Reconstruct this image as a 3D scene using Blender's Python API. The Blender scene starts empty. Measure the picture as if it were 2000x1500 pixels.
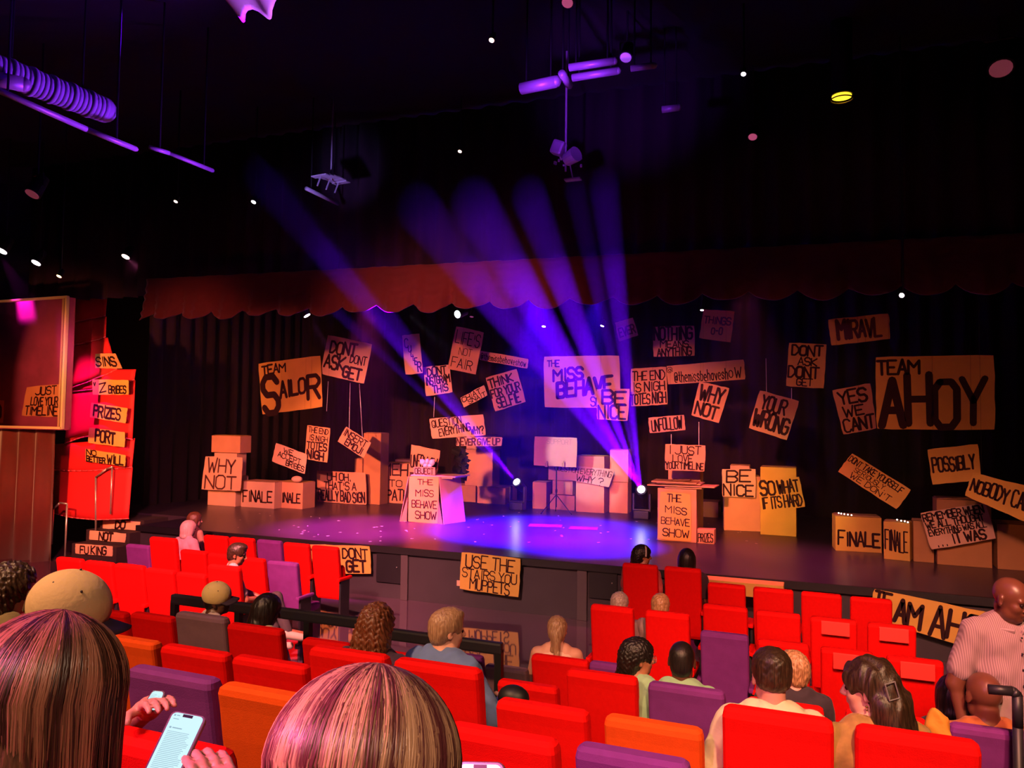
import bpy, bmesh, math, random
import numpy as np
from mathutils import Vector, Matrix, Euler
R = math.radians
rnd = random.Random(7)
scene = bpy.context.scene
COL = scene.collection

# ------------------------------------------------------------------ camera
F_PX = 1500.0
YAW, PITCH, ROLL = R(22.0), R(2.67), 0.013
CAM = Vector((0.0, -11.8, 2.25))
_f0 = Vector((-math.sin(YAW), math.cos(YAW), 0))
_r0 = Vector((math.cos(YAW), math.sin(YAW), 0))
_up = Vector((0, 0, 1))
_f = (_f0 * math.cos(PITCH) + _up * math.sin(PITCH)).normalized()
_u0 = _r0.cross(_f)
_r = _r0 * math.cos(ROLL) + _u0 * math.sin(ROLL)
_u = _r.cross(_f)
cam_data = bpy.data.cameras.new('camera')
cam_data.sensor_width = 36.0
cam_data.lens = 36.0 * F_PX / 2000.0
cam_data.clip_start = 0.05
cam_data.clip_end = 200
cam = bpy.data.objects.new('camera', cam_data)
COL.objects.link(cam)
cam.matrix_world = Matrix(((_r.x, _u.x, -_f.x, CAM.x), (_r.y, _u.y, -_f.y, CAM.y), (_r.z, _u.z, -_f.z, CAM.z), (0, 0, 0, 1)))
scene.camera = cam

def ray(px, py):
    return _f + _r * ((px - 1000.0) / F_PX) - _u * ((py - 750.0) / F_PX)
def at_d(px, py, d):          # the point seen at a pixel, at distance d in front of the camera measured square to the stage
    v = ray(px, py)
    return CAM + v * (d / v.y)
def at_z(px, py, z):          # the point seen at a pixel, at height z
    v = ray(px, py)
    return CAM + v * ((z - CAM.z) / v.z)
def at_x(px, py, X):
    v = ray(px, py)
    return CAM + v * ((X - CAM.x) / v.x)

# ------------------------------------------------------------------ view, world
vs = scene.view_settings
scene.display_settings.display_device = 'sRGB'
vs.view_transform = 'Standard'
vs.look = 'None'
vs.exposure = 0.0
vs.gamma = 1.0
vs.use_curve_mapping = False
world = bpy.data.worlds.new('world')
scene.world = world
world.use_nodes = True
world.node_tree.nodes['Background'].inputs[0].default_value = (0.0, 0.0, 0.0, 1)
world.node_tree.nodes['Background'].inputs[1].default_value = 0.0
scene.cycles.max_bounces = 4
scene.cycles.diffuse_bounces = 2
scene.cycles.glossy_bounces = 2
scene.cycles.transmission_bounces = 4
scene.cycles.transparent_max_bounces = 24
scene.cycles.volume_bounces = 0
scene.cycles.sample_clamp_indirect = 2.0
scene.cycles.use_adaptive_sampling = True
scene.cycles.adaptive_threshold = 0.04

# ------------------------------------------------------------------ lights
def aim(o, target):
    dv = (Vector(target) - o.location).normalized()
    o.rotation_euler = dv.to_track_quat('-Z', 'Y').to_euler()
LK = 1.0
def spot(loc, target, energy, color, angle, blend=0.4, radius=0.05):
    l = bpy.data.lights.new('spot', 'SPOT')
    l.energy = energy * LK
    l.color = color
    l.spot_size = R(angle)
    l.spot_blend = blend
    l.shadow_soft_size = radius
    o = bpy.data.objects.new('spotlight_beam', l)
    COL.objects.link(o)
    o.location = loc
    aim(o, target)
    return o
BLUE = (0.05, 0.0, 1.0)
VIOLET = (0.30, 0.03, 1.0)
MAG = (1.0, 0.03, 0.55)
WARM = (1.0, 0.42, 0.24)
AMBER = (1.0, 0.62, 0.28)
REDL = (1.0, 0.10, 0.07)

HEAD_A = at_d(1252, 955, 17.6)       # lens of the moving head beside the right lectern
HEAD_B = at_d(1008, 940, 17.9)
# the fan of narrow beams thrown up towards the house
for (bx, by, dd, ang, en) in ((1207, 590, 11.0, 2.3, 900000), (1172, 590, 11.0, 1.7, 500000), (1112, 590, 10.9, 2.9, 1200000),
                              (1036, 590, 10.8, 4.2, 1300000), (962, 590, 10.8, 4.0, 700000)):
    spot(HEAD_A, at_d(bx, by, dd), en * 2.4, (0.14, 0.0, 1.0), ang, 0.35, 0.03)
for (bx, by, dd, ang, en) in ((905, 820, 15.5, 2.8, 700000), (862, 800, 15.2, 2.6, 400000), (700, 560, 11.2, 4.6, 300000)):
    spot(HEAD_B, at_d(bx, by, dd), en * 2.2, (0.14, 0.0, 1.0), ang, 0.5, 0.03)
# blue and violet pools on the stage floor
spot((-4.9, 1.5, 4.7), (-5.3, 2.9, 0), 120000, BLUE, 56, 0.9, 0.1)
spot((-3.8, 1.6, 4.7), (-4.0, 1.7, 0), 52000, BLUE, 38, 0.9, 0.1)
spot((-8.4, 1.2, 4.7), (-8.6, 1.7, 0), 9000, (1.0, 0.04, 0.6), 56, 0.9, 0.1)
spot((-1.2, 1.7, 4.7), (-1.2, 1.4, 0), 1600, (1.0, 0.10, 0.25), 70, 0.9, 0.1)
# lamp beams under the valance
spot(at_d(602, 619, 12.6), at_d(655, 700, 13.5), 6000, (1.0, 0.2, 0.75), 12, 0.6, 0.02)
spot(at_d(786, 604, 12.8), at_d(850, 660, 13.6), 1800, (0.7, 0.8, 1.0), 13, 0.6, 0.02)
spot(at_d(1062, 640, 18.5), at_d(1064, 700, 18.5), 500, (0.1, 0.05, 1.0), 30, 0.6, 0.02)
spot(at_d(1176, 639, 18.5), at_d(1160, 680, 18.3), 400, (0.1, 0.1, 1.0), 30, 0.6, 0.02)
# warm washes on the scenery from the house
spot((-9.0, -11.0, 4.7), at_d(745, 910, 15.8), 18000, (1.0, 0.26, 0.16), 24, 1.0, 0.2)
spot((-2.0, -11.0, 4.7), at_d(1290, 900, 15.0), 15000, (1.0, 0.26, 0.13), 20, 1.0, 0.2)
spot((-6.0, -11.0, 4.7), at_d(1040, 800, 17.0), 7000, (1.0, 0.22, 0.20), 32, 1.0, 0.2)
spot((-9.0, -11.0, 4.7), at_d(520, 800, 15.0), 4200, (1.0, 0.20, 0.14), 24, 1.0, 0.2)
spot((4.6, -7.0, 3.9), at_d(1800, 950, 13.3), 330, (1.0, 0.28, 0.06), 42, 1.0, 0.2)
spot((-2.0, -11.0, 4.7), at_d(1540, 850, 14.4), 1200, (1.0, 0.26, 0.14), 22, 1.0, 0.2)
# low yellow spot that rakes the boxes at the right
spot((-0.9, 0.5, 0.5), at_d(1520, 985, 15.2), 260, (1.0, 0.62, 0.12), 60, 1.0, 0.05)
# front wash on the stage face
spot((-5.0, -10.5, 5.6), (-5.6, 0.0, -0.4), 5200, (1.0, 0.42, 0.34), 30, 1.0, 0.2)
spot((-0.6, -10.0, 5.6), (1.2, 0.0, -0.5), 2400, (1.0, 0.42, 0.30), 30, 1.0, 0.2)
# red light on the ruffled column and side curtain
spot((-12.0, -5.0, 2.6), (-15.3, 0.4, 2.0), 2600, (1.0, 0.30, 0.10), 64, 0.8, 0.1)
spot((-9.5, -6.5, 2.6), at_d(118, 720, 11.0), 900, (1.0, 0.75, 0.4), 12, 1.0, 0.05)  # warm spot added for the pale shine on the booth frame
spot((-12.4, -6.0, 1.8), (-16.0, -0.5, 0.6), 300, (1.0, 0.03, 0.02), 60, 0.8, 0.1)
spot(at_z(3, 497, 5.58), (-15.2, 0.1, 2.9), 1800, (1.0, 0.02, 0.75), 30, 0.8, 0.05)
spot(at_z(247, 504, 5.6), at_d(330, 570, 13.0), 20000, (1.0, 0.25, 0.5), 16, 0.8, 0.02)
spot((-9.5, -6.5, 4.4), at_d(50, 690, 11.0), 5500, (1.0, 0.02, 0.6), 17, 1.0, 0.05)  # magenta spot added to brighten the booth interior
spot((-4.2, -4.6, 4.6), at_z(470, -12, 6.1), 700, (0.55, 0.15, 1.0), 30, 1.0, 0.05)  # violet spot added to light the draped cloth at the top edge
# valance glow
spot((-9.0, -5.0, 0.9), (-9.5, 0.0, 4.2), 90, (1.0, 0.06, 0.0), 50, 1.0, 0.1)
spot((-3.4, -5.0, 0.9), (-4.0, 0.0, 4.2), 120, (1.0, 0.06, 0.0), 50, 1.0, 0.1)
spot((1.0, -5.0, 0.9), (0.8, 0.0, 4.2), 36, (1.0, 0.04, 0.0), 50, 1.0, 0.1)
# house lights over the seats
spot((-6.0, -9.0, 5.6), (-9.3, -3.0, 0), 8500, (1.0, 0.26, 0.26), 60, 0.8, 0.2)
spot((0.8, -10.5, 5.6), (0.6, -3.2, 0), 2300, (1.0, 0.28, 0.22), 50, 0.8, 0.2)
spot((-4.0, -12.0, 5.4), (-3.4, -8.0, 0.3), 1700, (1.0, 0.50, 0.26), 66, 0.8, 0.2)
spot((1.5, -12.0, 5.4), (1.2, -7.6, 0.5), 1900, (1.0, 0.52, 0.26), 62, 0.8, 0.2)
spot((0.4, -13.4, 4.6), (-0.4, -10.9, 1.6), 420, (1.0, 0.62, 0.40), 60, 0.8, 0.2)  # warm spot added behind the camera for the nearest hair
spot((-2.4, -12.4, 3.4), (-0.7, -10.8, 1.6), 700, (1.0, 0.16, 0.45), 60, 0.8, 0.2)  # magenta spot added to tint the nearest hair
# violet spots added to light the rig as the beams would
spot((-6.0, -2.0, 4.4), (-8.5, -6.0, 6.4), 1500, VIOLET, 80, 1.0, 0.1)
spot((-3.2, -5.2, 5.0), (-3.1, -2.0, 6.7), 1500, VIOLET, 34, 1.0, 0.1)
spot((-7.6, -3.4, 5.0), (-8.2, -0.6, 6.45), 600, (0.4, 0.25, 1.0), 22, 1.0, 0.1)

# ------------------------------------------------------------------ materials
MATS = {}
def mat(name, color, rough=0.7, metal=0.0, noise=0.0, nscale=8.0, bump=0.0, bscale=60.0, emit=None, estr=0.0, spec=None, stretch=None, sheen=0.0):
    if name in MATS:
        return MATS[name]
    m = bpy.data.materials.new(name)
    m.use_nodes = True
    nt = m.node_tree
    b = nt.nodes['Principled BSDF']
    b.inputs['Base Color'].default_value = (*color, 1)
    b.inputs['Roughness'].default_value = rough
    b.inputs['Metallic'].default_value = metal
    if spec is not None:
        b.inputs['Specular IOR Level'].default_value = spec
    if sheen:
        b.inputs['Sheen Weight'].default_value = sheen
    tc = nt.nodes.new('ShaderNodeTexCoord')
    src = tc.outputs['Object']
    if stretch:
        mp = nt.nodes.new('ShaderNodeMapping')
        mp.inputs['Scale'].default_value = stretch
        nt.links.new(src, mp.inputs['Vector'])
        src = mp.outputs['Vector']
    if noise:
        n = nt.nodes.new('ShaderNodeTexNoise')
        n.inputs['Scale'].default_value = nscale
        n.inputs['Detail'].default_value = 4
        nt.links.new(src, n.inputs['Vector'])
        mx = nt.nodes.new('ShaderNodeMix')
        mx.data_type = 'RGBA'
        mx.inputs['A'].default_value = (*[max(0, c * (1 - noise)) for c in color], 1)
        mx.inputs['B'].default_value = (*[min(1, c * (1 + noise)) for c in color], 1)
        nt.links.new(n.outputs['Fac'], mx.inputs['Factor'])
        nt.links.new(mx.outputs['Result'], b.inputs['Base Color'])
    if bump:
        n2 = nt.nodes.new('ShaderNodeTexNoise')
        n2.inputs['Scale'].default_value = bscale
        nt.links.new(src, n2.inputs['Vector'])
        bp = nt.nodes.new('ShaderNodeBump')
        bp.inputs['Strength'].default_value = bump
        bp.inputs['Distance'].default_value = 0.01
        nt.links.new(n2.outputs['Fac'], bp.inputs['Height'])
        nt.links.new(bp.outputs['Normal'], b.inputs['Normal'])
    if emit:
        b.inputs['Emission Color'].default_value = (*emit, 1)
        b.inputs['Emission Strength'].default_value = estr
    MATS[name] = m
    return m

CARD = [mat('cardboard_%d' % i, c, 0.85, noise=0.16, nscale=3.5, bump=0.15, bscale=25, spec=0.2) for i, c in enumerate([
    (0.66, 0.34, 0.15), (0.50, 0.24, 0.10), (0.70, 0.40, 0.20), (0.72, 0.42, 0.09), (0.66, 0.32, 0.18), (0.74, 0.44, 0.30)])]
PAINT = mat('black_paint', (0.028, 0.006, 0.008), 0.7, spec=0.2)
PAINT2 = mat('thin_paint', (0.10, 0.03, 0.03), 0.8, spec=0.2)
BLACK = mat('black_metal', (0.008, 0.008, 0.009), 0.5)
DARKP = mat('dark_plastic', (0.02, 0.018, 0.024), 0.45)
STEEL = mat('pale_steel', (0.55, 0.52, 0.52), 0.35, metal=0.7)
STRINGM = mat('white_string', (0.8, 0.75, 0.75), 0.8)
WIRE = mat('black_wire', (0.01, 0.01, 0.01), 0.7)

# ------------------------------------------------------------------ object helpers
def link(o, parent=None):
    COL.objects.link(o)
    if parent is not None:
        o.parent = parent
    return o
def tag(o, label=None, cat=None, group=None, kind=None):
    if label: o['label'] = label
    if cat: o['category'] = cat
    if group: o['group'] = group
    if kind: o['kind'] = kind
    return o
def mesh_obj(name, verts, faces, material, parent=None, smooth=False, mats=None):
    me = bpy.data.meshes.new(name)
    me.from_pydata([tuple(v) for v in verts], [], faces)
    if material is not None:
        me.materials.append(material)
    if smooth:
        me.polygons.foreach_set('use_smooth', [True] * len(me.polygons))
    me.update()
    o = bpy.data.objects.new(name, me)
    return link(o, parent)
def empty(name, loc, rotz=0.0):
    o = bpy.data.objects.new(name, None)
    o.empty_display_size = 0.1
    o.location = loc
    o.rotation_euler = (0, 0, rotz)
    COL.objects.link(o)
    return o
class MB:                      # collects simple shapes into ONE mesh
    def __init__(s): s.v = []; s.f = []
    def add(s, vs_, fs_):
        b = len(s.v)
        s.v += [Vector(x) for x in vs_]
        s.f += [tuple(i + b for i in f) for f in fs_]
    def box(s, c, size, rz=0.0, rx=0.0, ry=0.0, bevel=0.0):
        M = Matrix.Translation(Vector(c)) @ Euler((rx, ry, rz)).to_matrix().to_4x4()
        hx, hy, hz = size[0] / 2, size[1] / 2, size[2] / 2
        if bevel <= 0:
            vv = [(x, y, z) for z in (-hz, hz) for y in (-hy, hy) for x in (-hx, hx)]
            ff = [(0, 2, 3, 1), (4, 5, 7, 6), (0, 1, 5, 4), (2, 6, 7, 3), (0, 4, 6, 2), (1, 3, 7, 5)]
            s.add([M @ Vector(q) for q in vv], ff)
        else:
            bm = bmesh.new()
            bmesh.ops.create_cube(bm, size=1)
            bmesh.ops.scale(bm, vec=size, verts=bm.verts)
            bmesh.ops.bevel(bm, geom=bm.edges[:], offset=min(bevel, min(size) * 0.45), segments=2, profile=0.6, affect='EDGES')
            bm.verts.index_update()
            s.add([M @ v.co for v in bm.verts], [tuple(v.index for v in f.verts) for f in bm.faces])
            bm.free()
    def tube(s, a, b, r, r2=None, n=10, caps=True):
        a = Vector(a); b = Vector(b)
        r2 = r if r2 is None else r2
        d = (b - a)
        if d.length < 1e-6: return
        q = d.normalized().to_track_quat('Z', 'Y').to_matrix()
        vv = []
        for (p, rr) in ((a, r), (b, r2)):
            for i in range(n):
                t = 2 * math.pi * i / n
                vv.append(p + q @ Vector((math.cos(t) * rr, math.sin(t) * rr, 0)))
        ff = [(i, (i + 1) % n, n + (i + 1) % n, n + i) for i in range(n)]
        if caps: ff += [tuple(reversed(range(n))), tuple(range(n, 2 * n))]
        s.add(vv, ff)
    def path(s, pts, r, n=8):
        for a, b in zip(pts[:-1], pts[1:]):
            s.tube(a, b, r, n=n)
            s.ball(b, r, 6, 4)
    def ball(s, c, r, nu=12, nv=8, sc=(1, 1, 1)):
        c = Vector(c); vv = []; ff = []
        for j in range(nv + 1):
            ph = math.pi * j / nv
            for i in range(nu):
                th = 2 * math.pi * i / nu
                vv.append(c + Vector((r * sc[0] * math.sin(ph) * math.cos(th), r * sc[1] * math.sin(ph) * math.sin(th), r * sc[2] * math.cos(ph))))
        for j in range(nv):
            for i in range(nu):
                ff.append((j * nu + i, (j + 1) * nu + i, (j + 1) * nu + (i + 1) % nu, j * nu + (i + 1) % nu))
        s.add(vv, ff)
    def obj(s, name, material, parent=None, smooth=False):
        return mesh_obj(name, s.v, s.f, material, parent, smooth)
def loft(sections, close=True):      # list of rings of equal length
    v = []; f = []
    n = len(sections[0])
    for ring in sections: v += [Vector(p) for p in ring]
    for k in range(len(sections) - 1):
        for i in range(n):
            f.append((k * n + i, k * n + (i + 1) % n, (k + 1) * n + (i + 1) % n, (k + 1) * n + i))
    if close:
        f.append(tuple(reversed(range(n))))
        f.append(tuple(range((len(sections) - 1) * n, len(sections) * n)))
    return v, f
def rrect(w, t, r, seg=3):           # rounded rectangle ring in xy
    pts = []
    for (cx, cy, a0) in ((w / 2 - r, t / 2 - r, 0), (-w / 2 + r, t / 2 - r, 90), (-w / 2 + r, -t / 2 + r, 180), (w / 2 - r, -t / 2 + r, 270)):
        for i in range(seg + 1):
            a = R(a0 + 90 * i / seg)
            pts.append((cx + r * math.cos(a), cy + r * math.sin(a)))
    return pts

# ------------------------------------------------------------------ hand lettering
FONT = {k: [[(int(p[0]), int(p[1])) for p in st.split()] for st in v.split('|')] for k, v in {
 'A': '00 26 40|12 32', 'B': '00 06 36 45 44 33 03|33 42 41 30 00', 'C': '45 36 16 05 01 10 30 41', 'D': '00 06 26 44 42 20 00',
 'E': '46 06 00 40|03 33', 'F': '46 06 00|03 33', 'G': '45 36 16 05 01 10 30 41 43 23', 'H': '00 06|40 46|03 43', 'I': '20 26',
 'J': '46 41 30 10 01', 'K': '00 06|46 03 40', 'L': '06 00 40', 'M': '00 06 23 46 40', 'N': '00 06 40 46',
 'O': '16 05 01 10 30 41 45 36 16', 'P': '00 06 36 45 44 33 03', 'Q': '16 05 01 10 30 41 45 36 16|22 40', 'R': '00 06 36 45 44 33 03|23 40',
 'S': '45 36 16 05 04 13 33 42 41 30 10 01', 'T': '06 46|26 20', 'U': '06 01 10 30 41 46', 'V': '06 20 46', 'W': '06 10 24 30 46',
 'X': '00 46|06 40', 'Y': '06 23 46|23 20', 'Z': '06 46 00 40', "'": '26 24', ',': '21 10', '.': '20 21', '?': '05 16 36 45 44 23 22|20 20',
 '-': '13 33', '@': '33 24 13 12 21 32 34|32 41 45 36 16 05 01 10 30', 't': '26 21 30|14 34', 'h': '06 00|03 14 24 33 30',
 'e': '02 32 33 24 14 03 01 10 30', 'm': '00 04|03 14 23 20|23 34 43 40', 'i': '20 23|25 25', 's': '33 24 14 03 12 22 31 20 10 01',
 'b': '06 00 20 31 33 24 04', 'a': '33 24 14 03 01 10 20 31|34 30', 'v': '04 20 34', 'o': '14 03 01 10 20 31 33 24 14', 'w': '04 10 23 30 44'}.items()}
def quad_pt(q, u, v):                # q = TL, TR, BR, BL ; v runs down
    return (q[0] * (1 - u) + q[1] * u) * (1 - v) + (q[3] * (1 - u) + q[2] * u) * v
def lettering(name, quad, nrm, lines, parent, material=PAINT, off=0.004, rs=None):
    rs = rs or rnd
    mb = MB()
    up = (quad[0] - quad[3]).length
    for ln in lines:
        text, u0, u1, v0, v1 = ln[:5]
        slope = ln[5] if len(ln) > 5 else 0.0
        wt = ln[6] if len(ln) > 6 else 0.16
        widths = [0.5 if c in "I'.,i" else (0.45 if c == ' ' else (1.25 if c in 'MW' else 1.0)) for c in text]
        tot = sum(widths); x = 0.0
        for c, w in zip(text, widths):
            cu0 = u0 + (u1 - u0) * x / tot; cu1 = u0 + (u1 - u0) * (x + w * 0.82) / tot
            x += w
            if c == ' ' or c not in FONT: continue
            jy = rs.uniform(-0.05, 0.05) * (v1 - v0); js = rs.uniform(0.92, 1.06); jt = rs.uniform(-0.08, 0.08)
            def P(gx, gy):
                fx = gx / 4.0
                if c in "I'.,": fx = 0.5
                fy = gy / 6.0
                u_ = cu0 + (cu1 - cu0) * (fx + jt * (fy - 0.5) * 0.6)
                v_ = v1 - (v1 - v0) * fy * js + jy + slope * (u_ - u0)
                return quad_pt(quad, u_, v_)
            th = wt * (v1 - v0) * up * rs.uniform(0.85, 1.15) * 0.5
            th = min(th, .5 * (cu1 - cu0) * (quad[1] - quad[0]).length * .46) if c not in "I'.,i" else th * .8
            for st in FONT[c]:
                pts = [P(*g) for g in st]
                if len(pts) == 2 and (pts[0] - pts[1]).length < 1e-6: pts[1] = pts[1] + Vector((0, 0, th * 0.3))
                for a, b in zip(pts[:-1], pts[1:]):
                    d = b - a
                    if d.length < 1e-6: continue
                    sd = d.normalized().cross(nrm) * th
                    k = nrm * off
                    mb.add([a + sd + k, b + sd + k, b - sd + k, a - sd + k], [(0, 1, 2, 3)])
                for a in pts:
                    ax = Vector((1, 0, 0)); ax = (ax - nrm * ax.dot(nrm)).normalized(); ay = nrm.cross(ax)
                    k = nrm * (off * 1.1)
                    mb.add([a + k + (ax * math.cos(t * math.pi / 4) + ay * math.sin(t * math.pi / 4)) * th for t in range(8)], [tuple(range(8))])
    return mb.obj(name, material, parent)
def slab(name, quad, nrm, thick, material, parent=None, jit=0.004, rs=None):
    rs = rs or rnd
    ring = []
    for a, b in ((0, 1), (1, 2), (2, 3), (3, 0)):
        L = (quad[b] - quad[a]).length
        for i in range(7):
            t = i / 7
            p = quad[a] * (1 - t) + quad[b] * t
            if i == 0:
                p = p * 0.985 + (quad[0] + quad[1] + quad[2] + quad[3]) / 4 * 0.015
            else:
                p = p + (quad[b] - quad[a]).normalized().cross(nrm) * rs.uniform(-jit, jit)
            ring.append(p)
    n = len(ring)
    v = [p for p in ring] + [p - nrm * thick for p in ring]
    f = [tuple(range(n)), tuple(reversed(range(n, 2 * n)))] + [(i, n + i, n + (i + 1) % n, (i + 1) % n) for i in range(n)]
    return mesh_obj(name, v, f, material, parent)
def quad_normal(q):
    n = (q[1] - q[0]).cross(q[3] - q[0]).normalized()
    if n.dot(CAM - q[0]) < 0: n = -n
    return n

# ================================================================== THE SETTING
def struct(o, kind='structure'):
    o['kind'] = kind
    return o
M_STAGE = mat('stage_floor_paint', (0.042, 0.025, 0.05), 0.30, noise=0.5, nscale=1.3, bump=0.06, bscale=9, spec=0.6)
M_HOUSE = mat('house_floor_vinyl', (0.17, 0.08, 0.14), 0.06, noise=0.2, nscale=2.0, spec=1.0)
_hb = M_HOUSE.node_tree.nodes['Principled BSDF']
_hb.inputs['Coat Weight'].default_value = 1.0
_hb.inputs['Coat Roughness'].default_value = 0.05
_hb.inputs['Coat IOR'].default_value = 1.9
M_CARPET = mat('dark_carpet', (0.05, 0.012, 0.018), 0.95, noise=0.3, nscale=20)
M_FACE = mat('stage_face_paint', (0.045, 0.032, 0.042), 0.7, noise=0.2, nscale=3)
M_FACE2 = mat('stage_face_dark', (0.012, 0.01, 0.014), 0.5)
M_POST = mat('stage_face_post', (0.085, 0.06, 0.07), 0.6)
M_DRAPE = mat('black_drape', (0.016, 0.001, 0.012), 0.95, noise=0.3, nscale=2)
M_REDC = mat('red_velvet', (0.085, 0.002, 0.001), 0.8, noise=0.3, nscale=3, sheen=0.3)
M_RED2 = mat('red_scrim', (0.75, 0.012, 0.02), 0.7, noise=0.15, nscale=2)
M_PIPE = mat('red_scrim_edge', (0.95, 0.10, 0.14), 0.5)
M_CEIL = mat('black_ceiling', (0.003, 0.002, 0.002), 0.95)

def sbox(name, x0, x1, y0, y1, z0, z1, m):
    mb = MB(); mb.box(((x0 + x1) / 2, (y0 + y1) / 2, (z0 + z1) / 2), (x1 - x0, y1 - y0, z1 - z0))
    return struct(mb.obj(name, m))
FZ = -0.90
sbox('floor', -19, 9, -17, 9.2, FZ - 0.1, FZ, M_HOUSE)
sbox('trim_1', -13.0, 8.0, 0.02, 1.5, -0.10, 0.0, M_STAGE)
sbox('trim_10', -16.0, 8.0, 1.5, 8.6, -0.10, 0.0, M_STAGE)
sbox('wall_stage_side', -15.9, -13.0, 1.5, 1.6, FZ, -0.10, M_FACE)
sbox('wall_stage_front', -12.95, 7.9, 0.06, 0.16, FZ, -0.10, M_FACE)
sbox('ceiling', -19, 9, -17, 9.2, 8.0, 8.1, M_CEIL)
sbox('wall_left', -19.1, -19, -17, 9.2, FZ, 8.0, M_CEIL)
sbox('wall_right', 9, 9.1, -17, 9.2, FZ, 8.0, M_CEIL)
sbox('wall_house_rear', -19, 9, -17.1, -17, FZ, 8.0, M_CEIL)
# raked platforms under the rear rows
STEP = ((-6.1, -0.50), (-7.75, -0.22), (-8.85, 0.0), (-10.0, 0.40), (-10.95, 0.65), (-11.75, 0.85))
for i, (yy, zz) in enumerate(STEP):
    y0 = STEP[i + 1][0] if i + 1 < len(STEP) else -16.9
    sbox('trim_%d' % (i + 2), -18, 4.2, y0, yy, FZ, zz, M_CARPET)
# pleated black backdrop
def pleats(name, p0, p1, z0, z1, m, depth=0.09, wave=0.45, n=None, taper=0.0):
    p0 = Vector(p0); p1 = Vector(p1)
    L = (p1 - p0).length; dirv = (p1 - p0).normalized(); nv = Vector((-dirv.y, dirv.x, 0))
    n = n or int(L / wave * 8)
    v = []; f = []
    rs = random.Random(len(name) + int(L * 10))
    ph = 0
    for i in range(n + 1):
        s = L * i / n
        ph += 2 * math.pi * (L / n) / wave * rs.uniform(0.7, 1.3)
        o = nv * depth * math.sin(ph)
        p = p0 + dirv * s
        v.append((p.x + o.x, p.y + o.y, z0)); v.append((p.x + o.x * 0.6, p.y + o.y * 0.6, z1))
    for i in range(n):
        f.append((2 * i, 2 * i + 2, 2 * i + 3, 2 * i + 1))
    b = len(v)
    o = mesh_obj(name, v, f, m, smooth=True)
    md = o.modifiers.new('thick', 'SOLIDIFY'); md.thickness = 0.01
    return o
tag(pleats('backdrop_curtain', (-17, 8.35, 0), (8, 8.35, 0), 0.0, 7.9, M_DRAPE), 'dark pleated backdrop curtain across the rear of the stage', 'curtain')
tag(pleats('wing_curtain', (-15.6, 2.6, 0), (-15.4, 8.2, 0), 0.0, 7.9, M_DRAPE), 'dark wing curtain beside the red ruffled column', 'curtain')
tag(pleats('wing_curtain', (4.4, 2.0, 0), (5.2, 8.2, 0), 0.0, 7.9, M_DRAPE), 'dark wing curtain beyond the TEAM AHOY sign', 'curtain')

# scalloped valance over the stage front
def valance():
    a = at_d(300, 615, 11.75); b = at_d(2120, 560, 11.75)
    W = 0.715; n = int((b.x - a.x) / (W / 12)); v = []; f = []; rows = 12
    zb = 4.16
    vy = lambda x: -0.25 + 1.25 * (x - a.x) / (b.x - a.x)
    off = at_d(939, 590, 11.75).x
    for j in range(rows + 1):
        t = j / rows
        for i in range(n + 1):
            x = a.x + (b.x - a.x) * i / n
            ph = (x - off) / W; fr = ph - math.floor(ph)
            sc = math.sin(math.pi * fr)
            jitter = 0.03 * math.sin(math.floor(ph) * 2.1)
            zlow = zb + 0.15 - (0.17 + jitter) * sc ** 0.8
            z = zlow + (5.0 - zlow) * t
            bulge = 0.16 * (1 - t) ** 1.5 * sc + 0.03 * math.sin(ph * 14) * (1 - t)
            swag = 0.025 * math.sin(2 * math.pi * (t * 5 + 0.5 * sc))
            v.append((x, vy(x) - bulge - swag, z))
    for j in range(rows):
        for i in range(n):
            f.append((j * (n + 1) + i, j * (n + 1) + i + 1, (j + 1) * (n + 1) + i + 1, (j + 1) * (n + 1) + i))
    o = mesh_obj('valance', v, f, M_REDC, smooth=True)
    md = o.modifiers.new('thick', 'SOLIDIFY'); md.thickness = 0.015
    tag(o, 'red scalloped valance hanging across the top of the stage opening', 'valance')
valance()
tag(pleats('border_curtain', (-17, 0.3, 0), (8, 1.35, 0), 4.8, 7.95, M_DRAPE), 'black border curtain above the scalloped valance', 'curtain')

# stage front details: posts and dark doors let into the face
def face_box(name, x0, x1, yt, yb, m, th, label, cat, y_front=0.06):
    a = at_d(x0, yt, 11.8 + y_front); b = at_d(x1, yb, 11.8 + y_front)
    z1 = min(-0.10, a.z); z0 = max(FZ, b.z)
    mb = MB(); mb.box(((a.x + b.x) / 2, y_front - th / 2, (z0 + z1) / 2), (b.x - a.x, th, z1 - z0), bevel=0.006)
    return tag(mb.obj(name, m), label, cat)
face_box('stage_post', 786, 797, 1070, 1200, M_POST, 0.05, 'grey upright post on the stage face near the MUPPETS sign', 'post')
face_box('stage_post', 1129, 1147, 1090, 1225, M_POST, 0.05, 'grey upright post on the stage face before the front red seats', 'post')
for (x0, x1, y0, y1, lb) in ((738, 784, 1076, 1140, 'small black access hatch in the stage face, between grey post and DONT GET sign'), (1152, 1206, 1106, 1172, 'small black access hatch in the stage face beside the front red seats')):
    h = face_box('access_hatch', x0, x1, y0, y1, M_FACE2, 0.04, lb, 'hatch')
    a = at_d(x0 + (x1 - x0) * 0.8, (y0 + y1) / 2, 11.8)
    mb = MB(); mb.ball((a.x, 0.0, a.z), 0.012, 8, 6); mb.obj('latch', STEEL, h)
sbox('trim_9', -13.0, 7.95, -0.02, 0.02, -0.11, 0.003, M_FACE2)
tl = at_d(893, 1140, 11.8)
mb = MB(); mb.box((tl.x, 0.05, tl.z), (0.06, 0.02, 0.09)); tag(mb.obj('paper_tag', CARD[5]), 'small pale tag stuck beside the MUPPETS sign', 'tag')

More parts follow.
